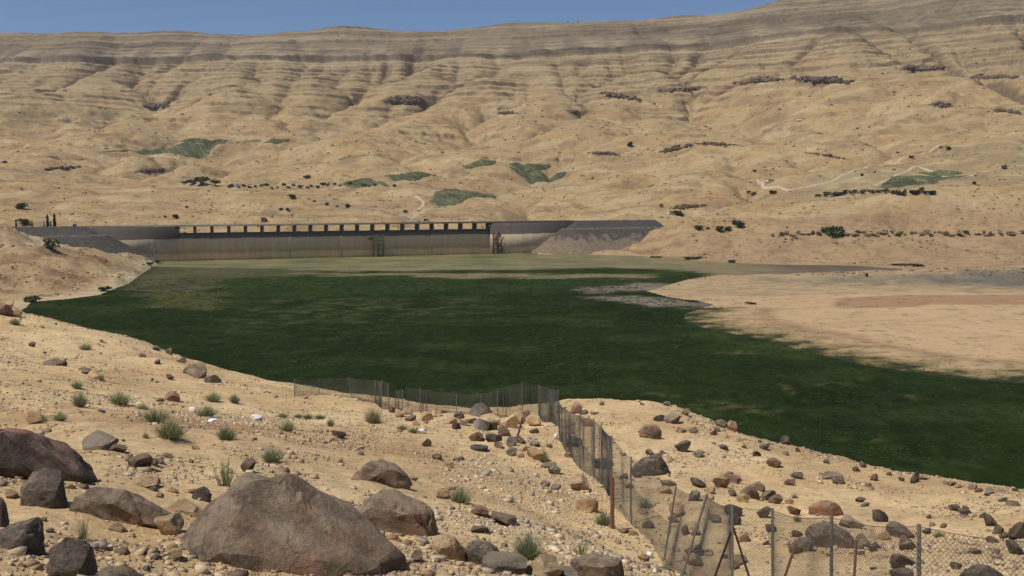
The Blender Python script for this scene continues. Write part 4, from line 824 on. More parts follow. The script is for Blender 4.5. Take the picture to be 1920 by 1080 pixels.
PB([(308, 1036), (345, 1000), (400, 935), (440, 900), (460, 888), (500, 892), (556, 897), (562, 912), (600, 925), (640, 955), (680, 985), (740, 1015), (766, 1040), (772, 1085)], [(308, 1042), (420, 1052), (540, 1062), (620, 1085), (772, 1100)], 'brown', 'huge flat-topped grey-brown boulder, largest on the slope', .8, 5, .9, .045, basepx=500)
PB([(-75, 790), (0, 792), (70, 794), (86, 805), (112, 826), (150, 850), (180, 878), (185, 892)], [(-75, 880), (0, 885), (25, 902), (90, 908), (130, 936), (165, 920), (185, 897)], 'slab', 'big dark boulder with a reddish sloping top behind smaller blocks', .7, 11, .7, .06, basepx=110, lean=-.22)
PB([(38, 918), (50, 900), (62, 885), (85, 877), (114, 882), (121, 900), (124, 945)], [(38, 935), (70, 952), (110, 956), (124, 950)], 'dark', 'squat black pitted block leaning on the big dark boulder', .9, 12, .65)
PB([(136, 950), (145, 925), (185, 907), (235, 905), (290, 935), (332, 962), (341, 974)], [(136, 958), (190, 972), (240, 980), (272, 992), (310, 982), (341, 978)], 'brown', 'long brown boulder tapering towards the huge grey-brown boulder', .6, 13, .75, lean=-.2)
PB([(-25, 1003), (0, 990), (40, 976), (66, 970), (75, 982), (77, 1030)], [(-25, 1030), (50, 1034), (77, 1042)], 'dark', 'dark wedge-shaped rock between the pitted block and the upright stone', .9, 14, .65)
PB([(84, 1062), (95, 1022), (120, 1006), (158, 1009), (171, 1030), (174, 1062)], [(84, 1088), (130, 1100), (174, 1085)], 'dark', 'upright dark brown stone with a rounded pale top', .85, 15, .65, lean=-.1)
PB([(172, 1078), (190, 1061), (225, 1058), (250, 1068), (278, 1092)], [(172, 1105), (230, 1112), (278, 1108)], 'brown', 'brown rounded rock next to the upright dark stone', .9, 16, .75)
PB([(645, 968), (680, 945), (710, 916), (740, 915), (770, 934), (805, 946), (818, 965), (823, 1000)], [(645, 972), (700, 988), (770, 1008), (823, 1012)], 'brown', 'rounded brown boulder with a cracked face beside the huge boulder', .75, 17, .8)
PB([(658, 895), (690, 866), (715, 860), (745, 872), (765, 896), (769, 910)], [(658, 898), (700, 902), (740, 910), (769, 914)], 'brown', 'smaller brown humped boulder behind the cracked one', .6, 18, .85)
PB([(-25, 935), (0, 930), (10, 945), (13, 975)], [(-25, 985), (13, 988)], 'dark', 'dark rock above the wedge-shaped rock', .9, 19)
PB([(1072, 1048), (1110, 1037), (1150, 1040), (1170, 1046), (1173, 1080)], [(1072, 1056), (1120, 1075), (1150, 1092), (1173, 1098)], 'brown', 'smooth brown rock with a blunt face beside the two pale shrubs', .7, 20, .7)
PB([(1183, 878), (1205, 858), (1235, 850), (1250, 872), (1258, 890)], [(1183, 885), (1220, 892), (1258, 895)], 'dark', 'dark peaked boulder just beyond the netting fence', .7, 21, .85)
PB([(1198, 803), (1205, 796), (1230, 796), (1240, 808), (1240, 816)], [(1198, 812), (1220, 822), (1240, 822)], 'brown', 'dark brown block casting a shadow on the pale knoll', .7, 22, .65)
PB([(1513, 992), (1540, 980), (1562, 978), (1600, 1003), (1612, 1025)], [(1513, 1005), (1550, 1028), (1612, 1042)], 'brown', 'large brown slanting boulder seen through the wire mesh', .7, 23, .7)
PB([(1518, 950), (1535, 940), (1565, 940), (1578, 952), (1584, 966)], [(1518, 958), (1550, 968), (1584, 972)], 'red', 'reddish flat boulder behind the slanting brown one', .7, 24, .75)
PB([(1806, 1078), (1830, 1060), (1860, 1058), (1885, 1072), (1895, 1090)], [(1806, 1098), (1850, 1104), (1895, 1104)], 'dark', 'dark domed boulder close behind the wire mesh', .8, 25, .85)
PB([(1488, 1020), (1500, 1008), (1524, 1008), (1528, 1022)], [(1488, 1032), (1510, 1036), (1528, 1034)], 'dark', 'small dark block in front of the slanting brown boulder', .8, 26, .65)
PB([(1665, 983), (1680, 976), (1700, 985), (1718, 1005), (1720, 1015)], [(1665, 996), (1690, 1008), (1720, 1020)], 'dark', 'dark tilted slab in the boulder heap beyond the mesh', .8, 27)
PB([(880, 770), (892, 757), (905, 755), (918, 765), (926, 778)], [(880, 782), (905, 784), (926, 782)], 'grey', 'pale grey boulder topping the rock pile at the fence', .7, 28, .85)
PB([(810, 1012), (825, 1000), (850, 1003), (872, 1030)], [(810, 1030), (840, 1050), (872, 1052)], 'tan', 'pale yellow stone beside the two dark round ones', .8, 29, .7)
PB([(868, 1030), (885, 1014), (910, 1014), (932, 1030), (938, 1045)], [(868, 1050), (905, 1062), (938, 1060)], 'dark', 'black round-topped stone beside the pale yellow one', .8, 30, .8)
LST = {'n': ('on the sandy slope among shrubs', [(185, 842, 75, 30, 'grey'), (262, 880, 45, 30, 'dark'), (290, 874, 20, 16, 'grey'), (222, 848, 34, 14, 'brown'), (275, 915, 50, 16, 'tan'), (380, 938, 36, 26, 'dark'), (465, 885, 30, 24, 'brown'), (350, 965, 60, 30, 'tan'), (318, 1005, 50, 36, 'tan'), (222, 998, 28, 14, 'tan'), (635, 822, 28, 16, 'brown'), (325, 753, 32, 20, 'red'), (370, 708, 45, 26, 'brown'), (352, 700, 18, 12, 'dark'), (400, 718, 30, 16, 'grey'), (340, 680, 20, 12, 'grey'), (318, 665, 16, 12, 'brown'), (290, 655, 22, 8, 'grey'), (65, 795, 40, 22, 'tan'), (100, 685, 40, 12, 'brown'), (120, 688, 14, 12, 'dark'), (60, 650, 12, 9, 'dark'), (162, 702, 28, 10, 'brown'), (180, 708, 24, 12, 'tan'), (320, 712, 14, 12, 'dark'), (267, 670, 14, 8, 'brown'), (295, 683, 12, 10, 'dark'), (820, 862, 20, 12, 'grey'), (800, 838, 20, 14, 'brown'), (830, 935, 30, 22, 'tan'), (900, 968, 36, 14, 'red'), (945, 985, 60, 18, 'brown'), (900, 1000, 40, 12, 'grey'), (780, 1055, 26, 20, 'brown'), (950, 1075, 90, 32, 'grey'), (1010, 1078, 80, 38, 'tan'), (1060, 1085, 50, 26, 'grey'), (890, 1045, 40, 30, 'brown'), (760, 1062, 20, 12, 'tan'), (570, 1068, 50, 18, 'tan'), (440, 1062, 40, 16, 'tan'), (330, 1052, 30, 18, 'tan'), (295, 1050, 22, 14, 'grey'), (20, 935, 24, 14, 'tan'), (15, 890, 30, 40, 'tan'), (0, 590, 40, 22, 'red'), (30, 595, 26, 16, 'tan'), (12, 578, 30, 18, 'tan'), (1040, 890, 24, 16, 'grey'), (1032, 880, 30, 14, 'grey'), (1022, 912, 20, 10, 'brown'), (1042, 920, 22, 12, 'grey'), (1085, 920, 40, 22, 'tan'), (1100, 960, 38, 28, 'tan')]),
       'p': ('in the rock pile beside the fence corner', [(905, 808, 32, 24, 'grey'), (925, 806, 18, 16, 'dark'), (893, 828, 28, 18, 'brown'), (926, 829, 32, 18, 'dark'), (1000, 800, 28, 22, 'tan'), (955, 803, 34, 26, 'tan'), (975, 795, 24, 20, 'tan'), (920, 795, 40, 16, 'tan'), (800, 790, 26, 20, 'tan'), (815, 782, 26, 14, 'tan'), (770, 790, 22, 12, 'brown'), (780, 798, 16, 10, 'tan'), (845, 795, 24, 12, 'tan'), (860, 785, 22, 12, 'brown'), (750, 783, 18, 12, 'tan'), (735, 774, 14, 12, 'red'), (945, 818, 26, 20, 'brown'), (960, 838, 24, 18, 'grey'), (975, 832, 26, 14, 'brown'), (935, 840, 18, 12, 'brown'), (960, 855, 22, 14, 'grey'), (985, 845, 20, 10, 'tan'), (1005, 862, 40, 22, 'tan'), (1002, 838, 20, 10, 'grey'), (1030, 840, 14, 8, 'brown'), (975, 858, 16, 10, 'tan'), (855, 805, 16, 14, 'dark'), (870, 798, 20, 12, 'tan'), (885, 795, 20, 12, 'brown'), (830, 775, 20, 8, 'brown'), (765, 778, 20, 10, 'tan'), (985, 780, 16, 10, 'tan'), (1000, 812, 26, 10, 'grey')]),
       'f': ('on the slope beyond the wire fence', [(1080, 775, 26, 18, 'red'), (1095, 778, 18, 10, 'dark'), (1115, 777, 18, 6, 'tan'), (1128, 760, 10, 6, 'dark'), (1250, 762, 14, 7, 'brown'), (1262, 793, 34, 16, 'brown'), (1235, 790, 22, 12, 'dark'), (1285, 780, 18, 12, 'brown'), (1278, 812, 20, 12, 'brown'), (1300, 812, 20, 9, 'brown'), (1338, 817, 14, 10, 'brown'), (1372, 808, 20, 20, 'tan'), (1350, 800, 26, 14, 'brown'), (1345, 810, 12, 10, 'grey'), (1278, 848, 28, 24, 'dark'), (1310, 858, 20, 10, 'grey'), (1418, 855, 20, 12, 'dark'), (1357, 845, 16, 9, 'dark'), (1395, 842, 10, 7, 'brown'), (1473, 834, 20, 16, 'dark'), (1495, 848, 10, 9, 'brown'), (1450, 877, 28, 16, 'red'), (1496, 898, 20, 12, 'dark'), (1570, 908, 24, 16, 'grey'), (1560, 900, 40, 12, 'brown'), (1480, 910, 22, 12, 'red'), (1613, 942, 20, 10, 'dark'), (1640, 902, 14, 14, 'red'), (1605, 885, 14, 10, 'brown'), (1618, 877, 14, 10, 'red'), (1690, 902, 12, 8, 'brown'), (1713, 906, 22, 20, 'dark'), (1730, 900, 24, 8, 'brown'), (1775, 908, 14, 6, 'brown'), (1825, 918, 18, 9, 'brown'), (1837, 922, 12, 8, 'red'), (1855, 928, 22, 10, 'grey'), (1880, 940, 18, 8, 'dark'), (1900, 950, 30, 10, 'brown'), (1903, 922, 12, 7, 'red'), (1790, 958, 24, 12, 'brown'), (1812, 966, 24, 12, 'dark'), (1843, 972, 14, 12, 'dark'), (1858, 988, 24, 22, 'dark'), (1873, 1002, 20, 20, 'brown'), (1903, 1012, 34, 34, 'dark'), (1885, 1010, 20, 14, 'brown'), (1905, 1040, 30, 26, 'dark'), (1430, 972, 24, 26, 'dark'), (1375, 968, 34, 22, 'dark'), (1376, 985, 26, 20, 'dark'), (1340, 980, 26, 18, 'grey'), (1352, 915, 36, 22, 'red'), (1375, 905, 30, 14, 'red'), (1405, 935, 34, 26, 'brown'), (1393, 942, 22, 18, 'tan'), (1440, 938, 36, 18, 'brown'), (1455, 945, 30, 18, 'brown'), (1310, 915, 30, 16, 'dark'), (1302, 940, 24, 20, 'grey'), (1330, 925, 20, 10, 'tan'), (1420, 920, 30, 16, 'brown'), (1488, 966, 26, 16, 'red'), (1480, 945, 14, 10, 'tan'), (1650, 978, 34, 22, 'dark'), (1650, 1014, 38, 28, 'tan'), (1615, 1030, 30, 26, 'brown'), (1598, 990, 44, 22, 'brown'), (1640, 1035, 22, 18, 'brown'), (1700, 1032, 36, 26, 'brown'), (1690, 1066, 50, 28, 'dark'), (1690, 1088, 44, 26, 'dark'), (1792, 1068, 24, 16, 'brown'), (1738, 1002, 16, 12, 'brown'), (1445, 1000, 24, 12, 'dark'), (1495, 1008, 22, 12, 'dark'), (1393, 1018, 24, 18, 'tan'), (1385, 1060, 30, 20, 'tan'), (1300, 1045, 30, 24, 'grey'), (1298, 1062, 36, 20, 'tan'), (1215, 992, 24, 16, 'grey'), (1205, 965, 20, 10, 'tan'), (1285, 1005, 14, 22, 'red'), (1490, 1040, 26, 16, 'red'), (1270, 970, 30, 26, 'tan'), (1245, 925, 30, 12, 'tan'), (1170, 900, 20, 12, 'dark'), (1130, 880, 40, 22, 'dark'), (1075, 838, 34, 20, 'dark'), (1100, 800, 24, 20, 'tan'), (1255, 912, 36, 14, 'brown'), (1620, 950, 16, 8, 'dark')])}
CN = {'dark': 'dark', 'brown': 'brown', 'red': 'reddish', 'tan': 'pale tan', 'grey': 'grey'}
MARKS = {'n': [(540, 1000, 'the huge flat-topped boulder'), (100, 850, 'the red-topped boulder'), (240, 945, 'the long tapering boulder'), (130, 1050, 'the upright dark stone'), (740, 960, 'the cracked brown boulder'), (715, 885, 'the humped boulder'), (422, 890, 'the thin upright shrub'), (863, 930, 'the bright green shrub'), (990, 1030, 'the wide spiky shrub'), (1148, 970, 'the rusty red post'), (320, 800, 'the cluster of shrubs'), (510, 850, 'the shrub on open sand'), (898, 840, 'the tyre'), (370, 700, 'the lake-side edge of the slope'), (160, 650, 'the sparse grass above the lake'), (20, 590, 'the orange rocks at the slope end'), (620, 740, 'the far end of the fence'), (700, 780, 'the feathery pale shrub')],
         'p': [(898, 840, 'the tyre'), (975, 810, 'the leaning rusty post'), (903, 770, 'the pale grey pile-top boulder'), (1020, 860, 'the small green shrub'), (790, 780, 'the folded netting'), (1030, 800, 'the fence corner')],
         'f': [(1220, 875, 'the dark peaked boulder'), (1220, 808, 'the dark block on the knoll'), (1560, 1010, 'the slanting brown boulder'), (1550, 955, 'the reddish flat boulder'), (1850, 1080, 'the dark domed boulder'), (1690, 1000, 'the dark tilted slab'), (1373, 1000, 'the braced fence post'), (1370, 900, 'the dead brown shrub'), (1210, 945, 'the green cushion shrub'), (1400, 815, 'the lake edge below the knoll'), (1640, 885, 'the long lake edge'), (1860, 925, 'the far lake edge'), (1110, 770, 'the fence corner post'), (1900, 1010, 'the string of dark stones')]}
def rock_label(px, py, w, h, m, key):
    q = min(MARKS[key], key=lambda t: math.hypot(t[0] - px, (t[1] - py) * 1.6)); sz = 'large' if w > 33 else 'fist-sized' if w < 11 else 'small' if w < 19 else 'medium'; a = h / w
    sh = 'upright' if a > .78 else 'flat' if a < .46 else 'blocky'
    tail = {'n': '', 'p': ' in the rock pile', 'f': ' beyond the fence'}[key]
    return f'{sz} {sh} {CN[m]} rock near {q[2]}{tail}'
for key, (where, L) in LST.items():
    for (px, py, w, h, m) in L: put_rock(px, py, w, h, m, rock_label(px, py, w, h, m, key), f'loose rocks {where}')
# more loose stones, then gravel
SKYL = [(-50, 545), (0, 566), (60, 598), (150, 633), (300, 660), (400, 694), (560, 732), (720, 756), (950, 768), (1150, 751), (1290, 771), (1390, 819), (1560, 864), (1700, 888), (1920, 922)]
sx_, sy_ = zip(*SKYL); fence_x = lambda py: np.interp(py, [730, 830, 900, 985, 1055, 1080], [1048, 1050, 1115, 1185, 1250, 1290])
i = 0
while NROCK[0] < 296 and i < 4000:
    i += 1; px = random.uniform(0, 1920); lo = np.interp(px, sx_, sy_); py = lo + (1075 - lo) * random.random() ** 1.2
    nzv = float(perlin(np.array([px / 130.]), np.array([py / 60.]), 610)[0]); ridge_ = 290 < px < 560 and abs(py - np.interp(px, [290, 560], [660, 760])) < 22
    if not ridge_ and random.random() > .45 + .8 * nzv: continue
    if 850 < px < 1060 and py > 850 and random.random() < .7: continue
    b = px > fence_x(py) and px > 1048; m = random.choice(['dark', 'brown', 'brown', 'red', 'grey', 'tan'] if b or ridge_ else ['tan', 'tan', 'tan', 'brown', 'grey', 'red'])
    k = 'f' if b else 'n'; w = random.uniform(7, 15) * np.interp(py, [600, 1080], [.7, 1.7]); where = LST[k][0]
    h = w * random.uniform(.4, .7); put_rock(px, py, w, h, m, rock_label(px, py, w, h, m, k), f'loose rocks {where}')
pm_ = N('loose_gravel', .93, .15); M['pebble'] = pm_.done(pm_.mix(1, pm_.attr(), pm_.ramp(pm_.noise(9, 4, .7), [(.25, .7), (.75, 1.25)]), 'MULTIPLY'))
r = np.random.default_rng(21); n = 220000; py = r.uniform(560, 1110, n); px = r.uniform(-120, 2040, n)
Yg = np.exp(r.uniform(math.log(9), math.log(125), n)); uu = r.uniform(-.62, .62, n); gx = uu * Yg; gy = Yg
dens = np.clip(.28 + 1.3 * fbm(gx / 4, gy / 4, 620, 4) + .45 * fbm(gx / 22, gy / 22, 625, 2), .04, 1)
gp_ = [fhit(a, b) for a, b in ((1035, 935), (1060, 955), (1000, 915), (930, 870), (975, 900), (1000, 1000), (400, 790), (470, 790), (180, 750), (870, 800), (960, 815), (1020, 830), (800, 790))]
boost = sum(np.exp(-((gx - p[0]) ** 2 + (gy - p[1]) ** 2) / (2 * 1.5 ** 2)) for p in gp_); dens = np.clip(dens + boost, 0, 1)
k = r.uniform(size=n) < dens * .62; gx, gy, boost = gx[k], gy[k], boost[k]; gz = fz(gx, gy); n = len(gx)
a_vis = frbf(gx, gy)
sz = .013 * r.pareto(2.2, n).clip(0, 7) + .012 + gy * .0005; sz = np.minimum(sz, .15)
pv = [np.array([(a, b, c) for c in (-1, 1) for a, b in ((-1, -1), (1, -1), (1, 1), (-1, 1))], float) * np.random.default_rng(900 + j).uniform(.45, 1.05, (8, 3)) for j in range(16)]; pf = np.array([[0, 3, 2, 1], [4, 5, 6, 7], [0, 1, 5, 4], [1, 2, 6, 5], [2, 3, 7, 6], [3, 0, 4, 7]]); nv = 8; PVv = np.stack(pv)[r.integers(0, 16, n)]
an = r.uniform(0, 6.28, n); ca, sa = np.cos(an), np.sin(an); sc3 = np.stack([sz * r.uniform(.7, 1.4, n), sz * r.uniform(.6, 1.1, n), sz * r.uniform(.35, .75, n)], 1)
PVv = PVv * sc3[:, None, :]; Xr = PVv[..., 0] * ca[:, None] - PVv[..., 1] * sa[:, None]; Yr = PVv[..., 0] * sa[:, None] + PVv[..., 1] * ca[:, None]
Vg = np.stack([Xr + gx[:, None], Yr + gy[:, None], PVv[..., 2] + (gz + sc3[:, 2] * .25)[:, None]], -1)
if n > 46000: sel = r.permutation(n)[:46000]; Vg, boost = Vg[sel], boost[sel]; gx, gy = gx[sel], gy[sel]; n = 46000
pal = np.array([(.56, .43, .27), (.50, .37, .22), (.42, .30, .18), (.60, .48, .32), (.30, .21, .14), (.20, .14, .10), (.36, .30, .23), (.33, .19, .12)])
wts = np.array([.22, .2, .14, .12, .12, .08, .07, .05]); pc = pal[r.choice(8, n, p=wts)]; pc = np.where((boost > .4)[:, None], pal[r.choice([0, 3, 3, 6], n)] * 1.12, pc) * r.uniform(.85, 1.12, (n, 1))
Fg = (pf[None] + (np.arange(n) * nv)[:, None, None]).reshape(-1, 4)
tag(obj('gravel', np_mesh('gravel', Vg.reshape(-1, 3), Fg, M['pebble'], False, np.repeat(pc, nv, 0))), 'loose pale gravel and small stones strewn over the sandy slope', 'gravel', None, 'stuff')

# ------------------------------------------------------------------ shrubs
def shrub_mesh(seed, n, spread, thin, mat, lean=.0):
    r = np.random.default_rng(seed); V, F, cc = [], [], []
    for i in range(n):
        az, rad = r.uniform(0, 6.28), r.uniform(0, 1) ** .6; b = np.array([math.cos(az) * rad * .22, math.sin(az) * rad * .22, -.04]); tilt = spread * rad * r.uniform(.6, 1.2)
        d = np.array([math.cos(az) * math.sin(tilt), math.sin(az) * math.sin(tilt), math.cos(tilt)]); L = r.uniform(.55, 1.05) * (1 - .25 * rad); wv = np.cross(d, r.normal(size=3)); wv /= np.linalg.norm(wv); w = thin * r.uniform(.7, 1.3); bend = r.normal(size=3) * .07
        base = len(V); c = r.uniform(.7, 1.3)
        for t, ww in ((0, 1), (.5, .9), (1, .25)):
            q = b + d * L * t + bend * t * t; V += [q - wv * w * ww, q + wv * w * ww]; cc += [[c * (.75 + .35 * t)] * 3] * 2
        F += [[base, base + 1, base + 3, base + 2], [base + 2, base + 3, base + 5, base + 4]]
    return np_mesh('shrub', np.array(V), np.array(F), mat, False, np.array(cc))
SH = [shrub_mesh(950 + i, 420, 1.05, .012, M['shrub']) for i in range(3)] + [shrub_mesh(960 + i, 90, .65, .011, M['shrub']) for i in range(2)] + [shrub_mesh(970, 70, .8, .010, M['drygrass'])]
def shrub(px, py, w, h, k, label, group=None):
    p = fhit(px, py); W = w / FPX * p[1]; H = h / FPX * p[1] * 1.12; o = obj('shrub', SH[k], None, p); o.scale = (W * .78, W * .7, H); o.rotation_euler = (0, 0, random.uniform(0, 6.28)); tag(o, label, 'shrub', group)
shrub(422, 910, 62, 58, 3, 'thin upright grey-green shrub behind the huge boulder'); shrub(155, 1012, 38, 50, 4, 'sparse spindly shrub above the upright dark stone'); shrub(863, 944, 50, 36, 0, 'bright green round shrub alone beside the stony track'); shrub(1132, 986, 42, 34, 1, 'dense green shrub at the foot of the rusty post')
shrub(990, 1048, 68, 54, 2, 'wide spiky shrub behind the pale stones, larger of two'); shrub(1090, 1042, 54, 36, 4, 'pale sparse shrub behind the smooth brown rock'); shrub(1020, 868, 22, 26, 0, 'small green shrub beside the pale block in the rock pile'); shrub(1210, 952, 32, 20, 1, 'small green cushion shrub seen through the netting'); shrub(510, 866, 48, 32, 2, 'grey-green shrub on open sand behind the thin upright shrub')
shrub(700, 793, 38, 34, 1, 'feathery pale shrub at the near end of the folded netting')
for px, py, w, h in [(28, 608, 28, 13), (225, 758, 50, 26), (150, 762, 34, 32), (113, 789, 34, 20), (293, 792, 52, 30), (320, 822, 64, 46), (388, 782, 42, 26), (425, 824, 44, 28), (160, 656, 26, 15), (440, 756, 24, 20), (400, 754, 34, 20), (540, 809, 32, 22), (190, 714, 14, 14), (145, 728, 24, 16), (620, 800, 16, 18), (80, 790, 22, 14), (273, 822, 14, 12), (578, 785, 26, 10), (600, 786, 26, 9), (560, 783, 24, 9), (530, 782, 24, 9), (268, 768, 30, 12), (755, 806, 26, 12), (775, 812, 24, 12)]:
    shrub(px, py, w, h, random.choice((0, 1, 2, 2)), ('broad' if w > 40 else 'small' if w > 22 else 'tiny') + (' low' if h < .5 * w else ' bushy') + ' grey-green shrub near ' + min([m_ for m_ in MARKS['n'] if 'shrub' not in m_[2]] + [(361, 770, 'the white plastic bag'), (480, 785, 'the flat white litter'), (790, 812, 'the white rag'), (325, 745, 'the reddish upright rock'), (400, 792, 'the thin white litter'), (635, 815, 'the round brown rock')], key=lambda t: math.hypot(t[0] - px, (t[1] - py) * 1.6))[2], 'shrubs dotting the sandy slope')
for px, py, w, h in [(1495, 978, 20, 14), (1760, 1008, 26, 14), (1490, 935, 14, 10), (1425, 830, 12, 6), (1180, 915, 22, 12)]: shrub(px, py, w, h, 2, 'small grey-green shrub between rocks beyond the wire fence', 'small shrubs beyond the wire fence')
shrub(1370, 900, 70, 20, 5, 'dry brown dead shrub among the reddish rocks')

# ------------------------------------------------------------------ fence
FP = [((552, 710), (552, 744)), ((598, 710), (598, 739)), ((653, 708), (660, 746)), ((703, 713), (703, 756)), ((716, 714), (716, 767)), ((728, 720), (728, 768)), ((742, 732), (742, 766)), ((755, 731), (755, 772)), ((765, 729), (765, 772)), ((788, 729), (788, 774)), ((800, 731), (800, 772)), ((856, 739), (856, 776)), ((902, 739), (902, 778)), ((933, 732), (933, 785)), ((949, 725), (949, 781)), ((979, 718), (979, 786)), ((1010, 722), (1010, 784)), ((1047, 731), (1047, 800)),
      ((1048, 756), (1049, 828)), ((1059, 765), (1060, 847)), ((1088, 779), (1088, 880)), ((1113, 787), (1113, 897)), ((1127, 798), (1127, 909)), ((1147, 819), (1147, 945)), ((1183, 859), (1183, 983)), ((1267, 915), (1244, 1056)), ((1325, 929), (1279, 1082)), ((1373, 950), (1373, 1112)), ((1448, 957), (1449, 1122)), ((1559, 970), (1559, 1140)), ((1723, 987), (1723, 1166)), ((1960, 1018), (1960, 1200)), ((2230, 1045), (2230, 1240))]
fence = empty('wire_fence', fhit(1183, 983)); tag(fence, 'sagging wire mesh fence on thin steel posts running across the slope', 'fence'); FO = np.array(fence.location)
PT = []
for (t, b) in FP:
    p = fhit(*b); q = at(t[0], t[1], p[1]); L = np.linalg.norm(q - p)
    PT.append((p, q))
print('post heights', [round(float(np.linalg.norm(q - p)), 2) for p, q in PT], 'Y', [round(float(p[1]), 1) for p, q in PT])
for p, q in PT: MB().tube([p - (q - p) * .12 - FO, q + (q - p) * .02 - FO], .024, 6).build('post', M['steel'], fence, True)
for i in range(len(PT) - 1):
    (p0, q0), (p1, q1) = PT[i], PT[i + 1]; L = np.linalg.norm((p1 - p0)[:2]); H = (np.linalg.norm(q0 - p0) + np.linalg.norm(q1 - p1)) / 2
    if L < .05: continue
    mid = 18 <= i <= 22; ps = .05 if mid else .064; rad = .0025 if mid else .0022
    if i < 18: rad = .0036; ps = .05
    def surf(a, h):
        u_ = np.clip(a / L, 0, 1); v_ = np.clip(h / H, 0, 1); b_ = p0[None] * (1 - u_)[:, None] + p1[None] * u_[:, None]; t_ = q0[None] * (1 - u_)[:, None] + q1[None] * u_[:, None]
        b_ = b_.copy(); b_[:, 2] = fz(b_[:, 0], b_[:, 1]) + .01; t_ = t_.copy(); t_[:, 2] -= .07 * np.sin(u_ * math.pi) * min(L / 3, 1)
        P = b_ * (1 - v_)[:, None] + t_ * v_[:, None]; nrm = np.array([-(p1 - p0)[1], (p1 - p0)[0], 0]) / L
        return P + nrm * (.05 * np.sin(u_ * 9 + i) * np.sin(v_ * 3.1))[:, None]
    lines = []
    for x0 in np.arange(-H, L, ps):
        a0, a1 = max(x0, 0), min(x0 + H, L)
        if a1 - a0 > .01: lines.append((a0, a0 - x0, a1, a1 - x0)); lines.append((a0, H - (a0 - x0), a1, H - (a1 - x0)))
    lines = np.array(lines); ns = 7; tt = np.linspace(0, 1, ns); Aa = lines[:, 0, None] + (lines[:, 2] - lines[:, 0])[:, None] * tt; Hh = lines[:, 1, None] + (lines[:, 3] - lines[:, 1])[:, None] * tt
    P = surf(Aa.ravel(), Hh.ravel()).reshape(len(lines), ns, 3) - FO
    T = np.gradient(P, axis=1); T /= np.linalg.norm(T, axis=2)[..., None] + 1e-9; nrm = np.array([-(p1 - p0)[1], (p1 - p0)[0], 0]) / L; B2 = np.cross(T, nrm)
    ring = np.stack([P + rad * (math.cos(a) * nrm + math.sin(a) * B2) for a in (0, 2.094, 4.189)], 2)
    V = ring.reshape(-1, 3); li, si, ki = np.meshgrid(np.arange(len(lines)), np.arange(ns - 1), np.arange(3), indexing='ij'); b0 = (li * ns + si) * 3
    F = np.stack([b0 + ki, b0 + (ki + 1) % 3, b0 + 3 + (ki + 1) % 3, b0 + 3 + ki], -1).reshape(-1, 4)
    obj('mesh_panel', np_mesh('mesh_panel', V, F, M['wire'], False), fence)
    aa = np.linspace(0, L, 12); MB().tube(surf(aa, np.full(12, H)) - FO, .004, 4, False).build('top_wire', M['wire'], fence)
p, q = PT[27]; Yp = p[1]
for tp, bt in (((1371, 997), (1340, 1082)), ((1372, 980), (1406, 1086))):
    a = at(*tp, Yp); b = fhit(*bt); b2 = at(bt[0], bt[1], Yp); g = float(fz(np.array([b2[0]]), np.array([Yp]))[0]); e = b2 + (b2 - a) * max(0, (b2[2] - g) / max(.1, a[2] - b2[2])); MB().tube([a - FO, e - FO], .02, 6).build('brace', M['steel'], fence, True)
def stake(t, b, label, r_=.05):
    p = fhit(*b); q = at(t[0], t[1], p[1]); o = obj('rusty_post', None) if False else MB().tube([(0, 0, 0) - (q - p) * .15, q - p], r_, 8).build('rusty_post', M['rust'], None, True, p); tag(o, label, 'post')
stake((1148, 896), (1148, 992), 'upright rusty red post beside the dense green shrub', .055); stake((980, 783), (968, 828), 'leaning rusty post stuck in the rock pile', .045)
stake((1492, 1020), (1468, 1092), 'slanting rusty stake in front of the small dark block', .03); stake((1606, 1013), (1601, 1092), 'thin upright rusty stake in front of the boulder heap', .03)

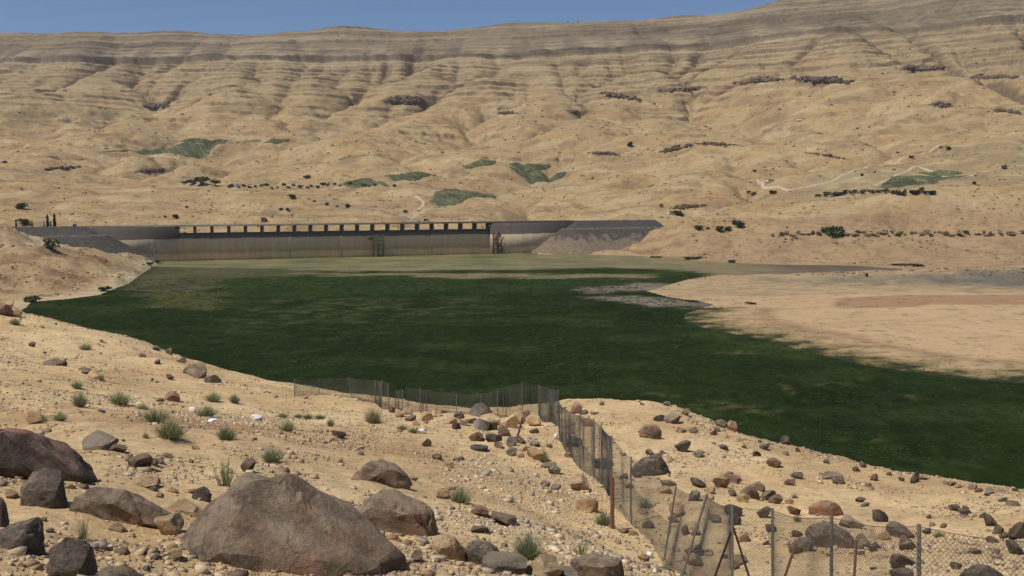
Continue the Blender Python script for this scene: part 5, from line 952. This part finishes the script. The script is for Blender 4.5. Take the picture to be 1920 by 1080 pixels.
# ------------------------------------------------------------------ tyre and scraps
p = fhit(898, 846); R = 33 / FPX * p[1] / 2; ty = empty('old_tyre', p + np.array([0, R * .6, .06])); ty.rotation_euler = (-.06, .05, 0); tag(ty, 'worn black car tyre lying flat by the rock pile', 'tyre')
V, F = [], []; ns, nf = 40, 16
for i in range(ns):
    for k in range(nf):
        a, b = 2 * math.pi * i / ns, 2 * math.pi * k / nf; c_, s_ = math.cos(b), math.sin(b); rr = R * .74 + R * .26 * math.copysign(abs(c_) ** .6, c_); V.append((rr * math.cos(a), rr * math.sin(a), R * .26 * math.copysign(abs(s_) ** .7, s_)))
F = [[i * nf + k, ((i + 1) % ns) * nf + k, ((i + 1) % ns) * nf + (k + 1) % nf, i * nf + (k + 1) % nf] for i in range(ns) for k in range(nf)]
obj('carcass', np_mesh('carcass', np.array(V), np.array(F), M['rubber'], True), ty)
m = MB()
for i in range(36):
    a = 2 * math.pi * i / 36; m.box((R * 1.0 * math.cos(a), R * 1.0 * math.sin(a), 0), R * .05, R * .1, R * .42, (math.cos(a), math.sin(a)))
m.build('tread', M['rubber'], ty)
for px, py, w, h, lab in [(1218, 1046, 15, 12, 'white crumpled plastic scrap at the foot of the leaning fence posts'), (1228, 1076, 10, 10, 'small white scrap below the crumpled plastic by the fence'), (1042, 824, 10, 12, 'white scrap caught at the fence corner'), (361, 773, 14, 11, 'white plastic bag beside the grey-green shrubs'), (790, 813, 16, 10, 'white rag beside the low grass strip'), (480, 787, 24, 10, 'flat white litter on the red soil patch'), (400, 792, 22, 7, 'thin white litter between shrubs')]:
    p = fhit(px, py); W, H = w / FPX * p[1], h / FPX * p[1]; V, F = rock_shape(int(px), 3, 14, .12, .6); V = V * np.array([W, W * .8, H * 1.15]) + np.array([0, 0, H * .42])
    tag(obj('plastic_scrap', np_mesh('plastic_scrap', V, F, M['white'], False), None, p), lab, 'litter')
print('rocks', NROCK[0])

# ------------------------------------------------------------------ thin dusty air
hz = N('haze'); hz.t.nodes.remove(hz.b); pv_ = hz.n('ShaderNodeVolumePrincipled'); pv_.inputs['Color'].default_value = (.86, .84, .82, 1); pv_.inputs['Density'].default_value = 3.6e-5; pv_.inputs['Anisotropy'].default_value = .2
hz.l(pv_.outputs[0], hz.t.nodes['Material Output'].inputs['Volume'])
hb = MB(); hb.box((0, 2300, 400), 6400, 5000, 850); tag(hb.build('haze', hz.m), 'thin pale haze over the whole valley', 'haze', None, 'stuff')
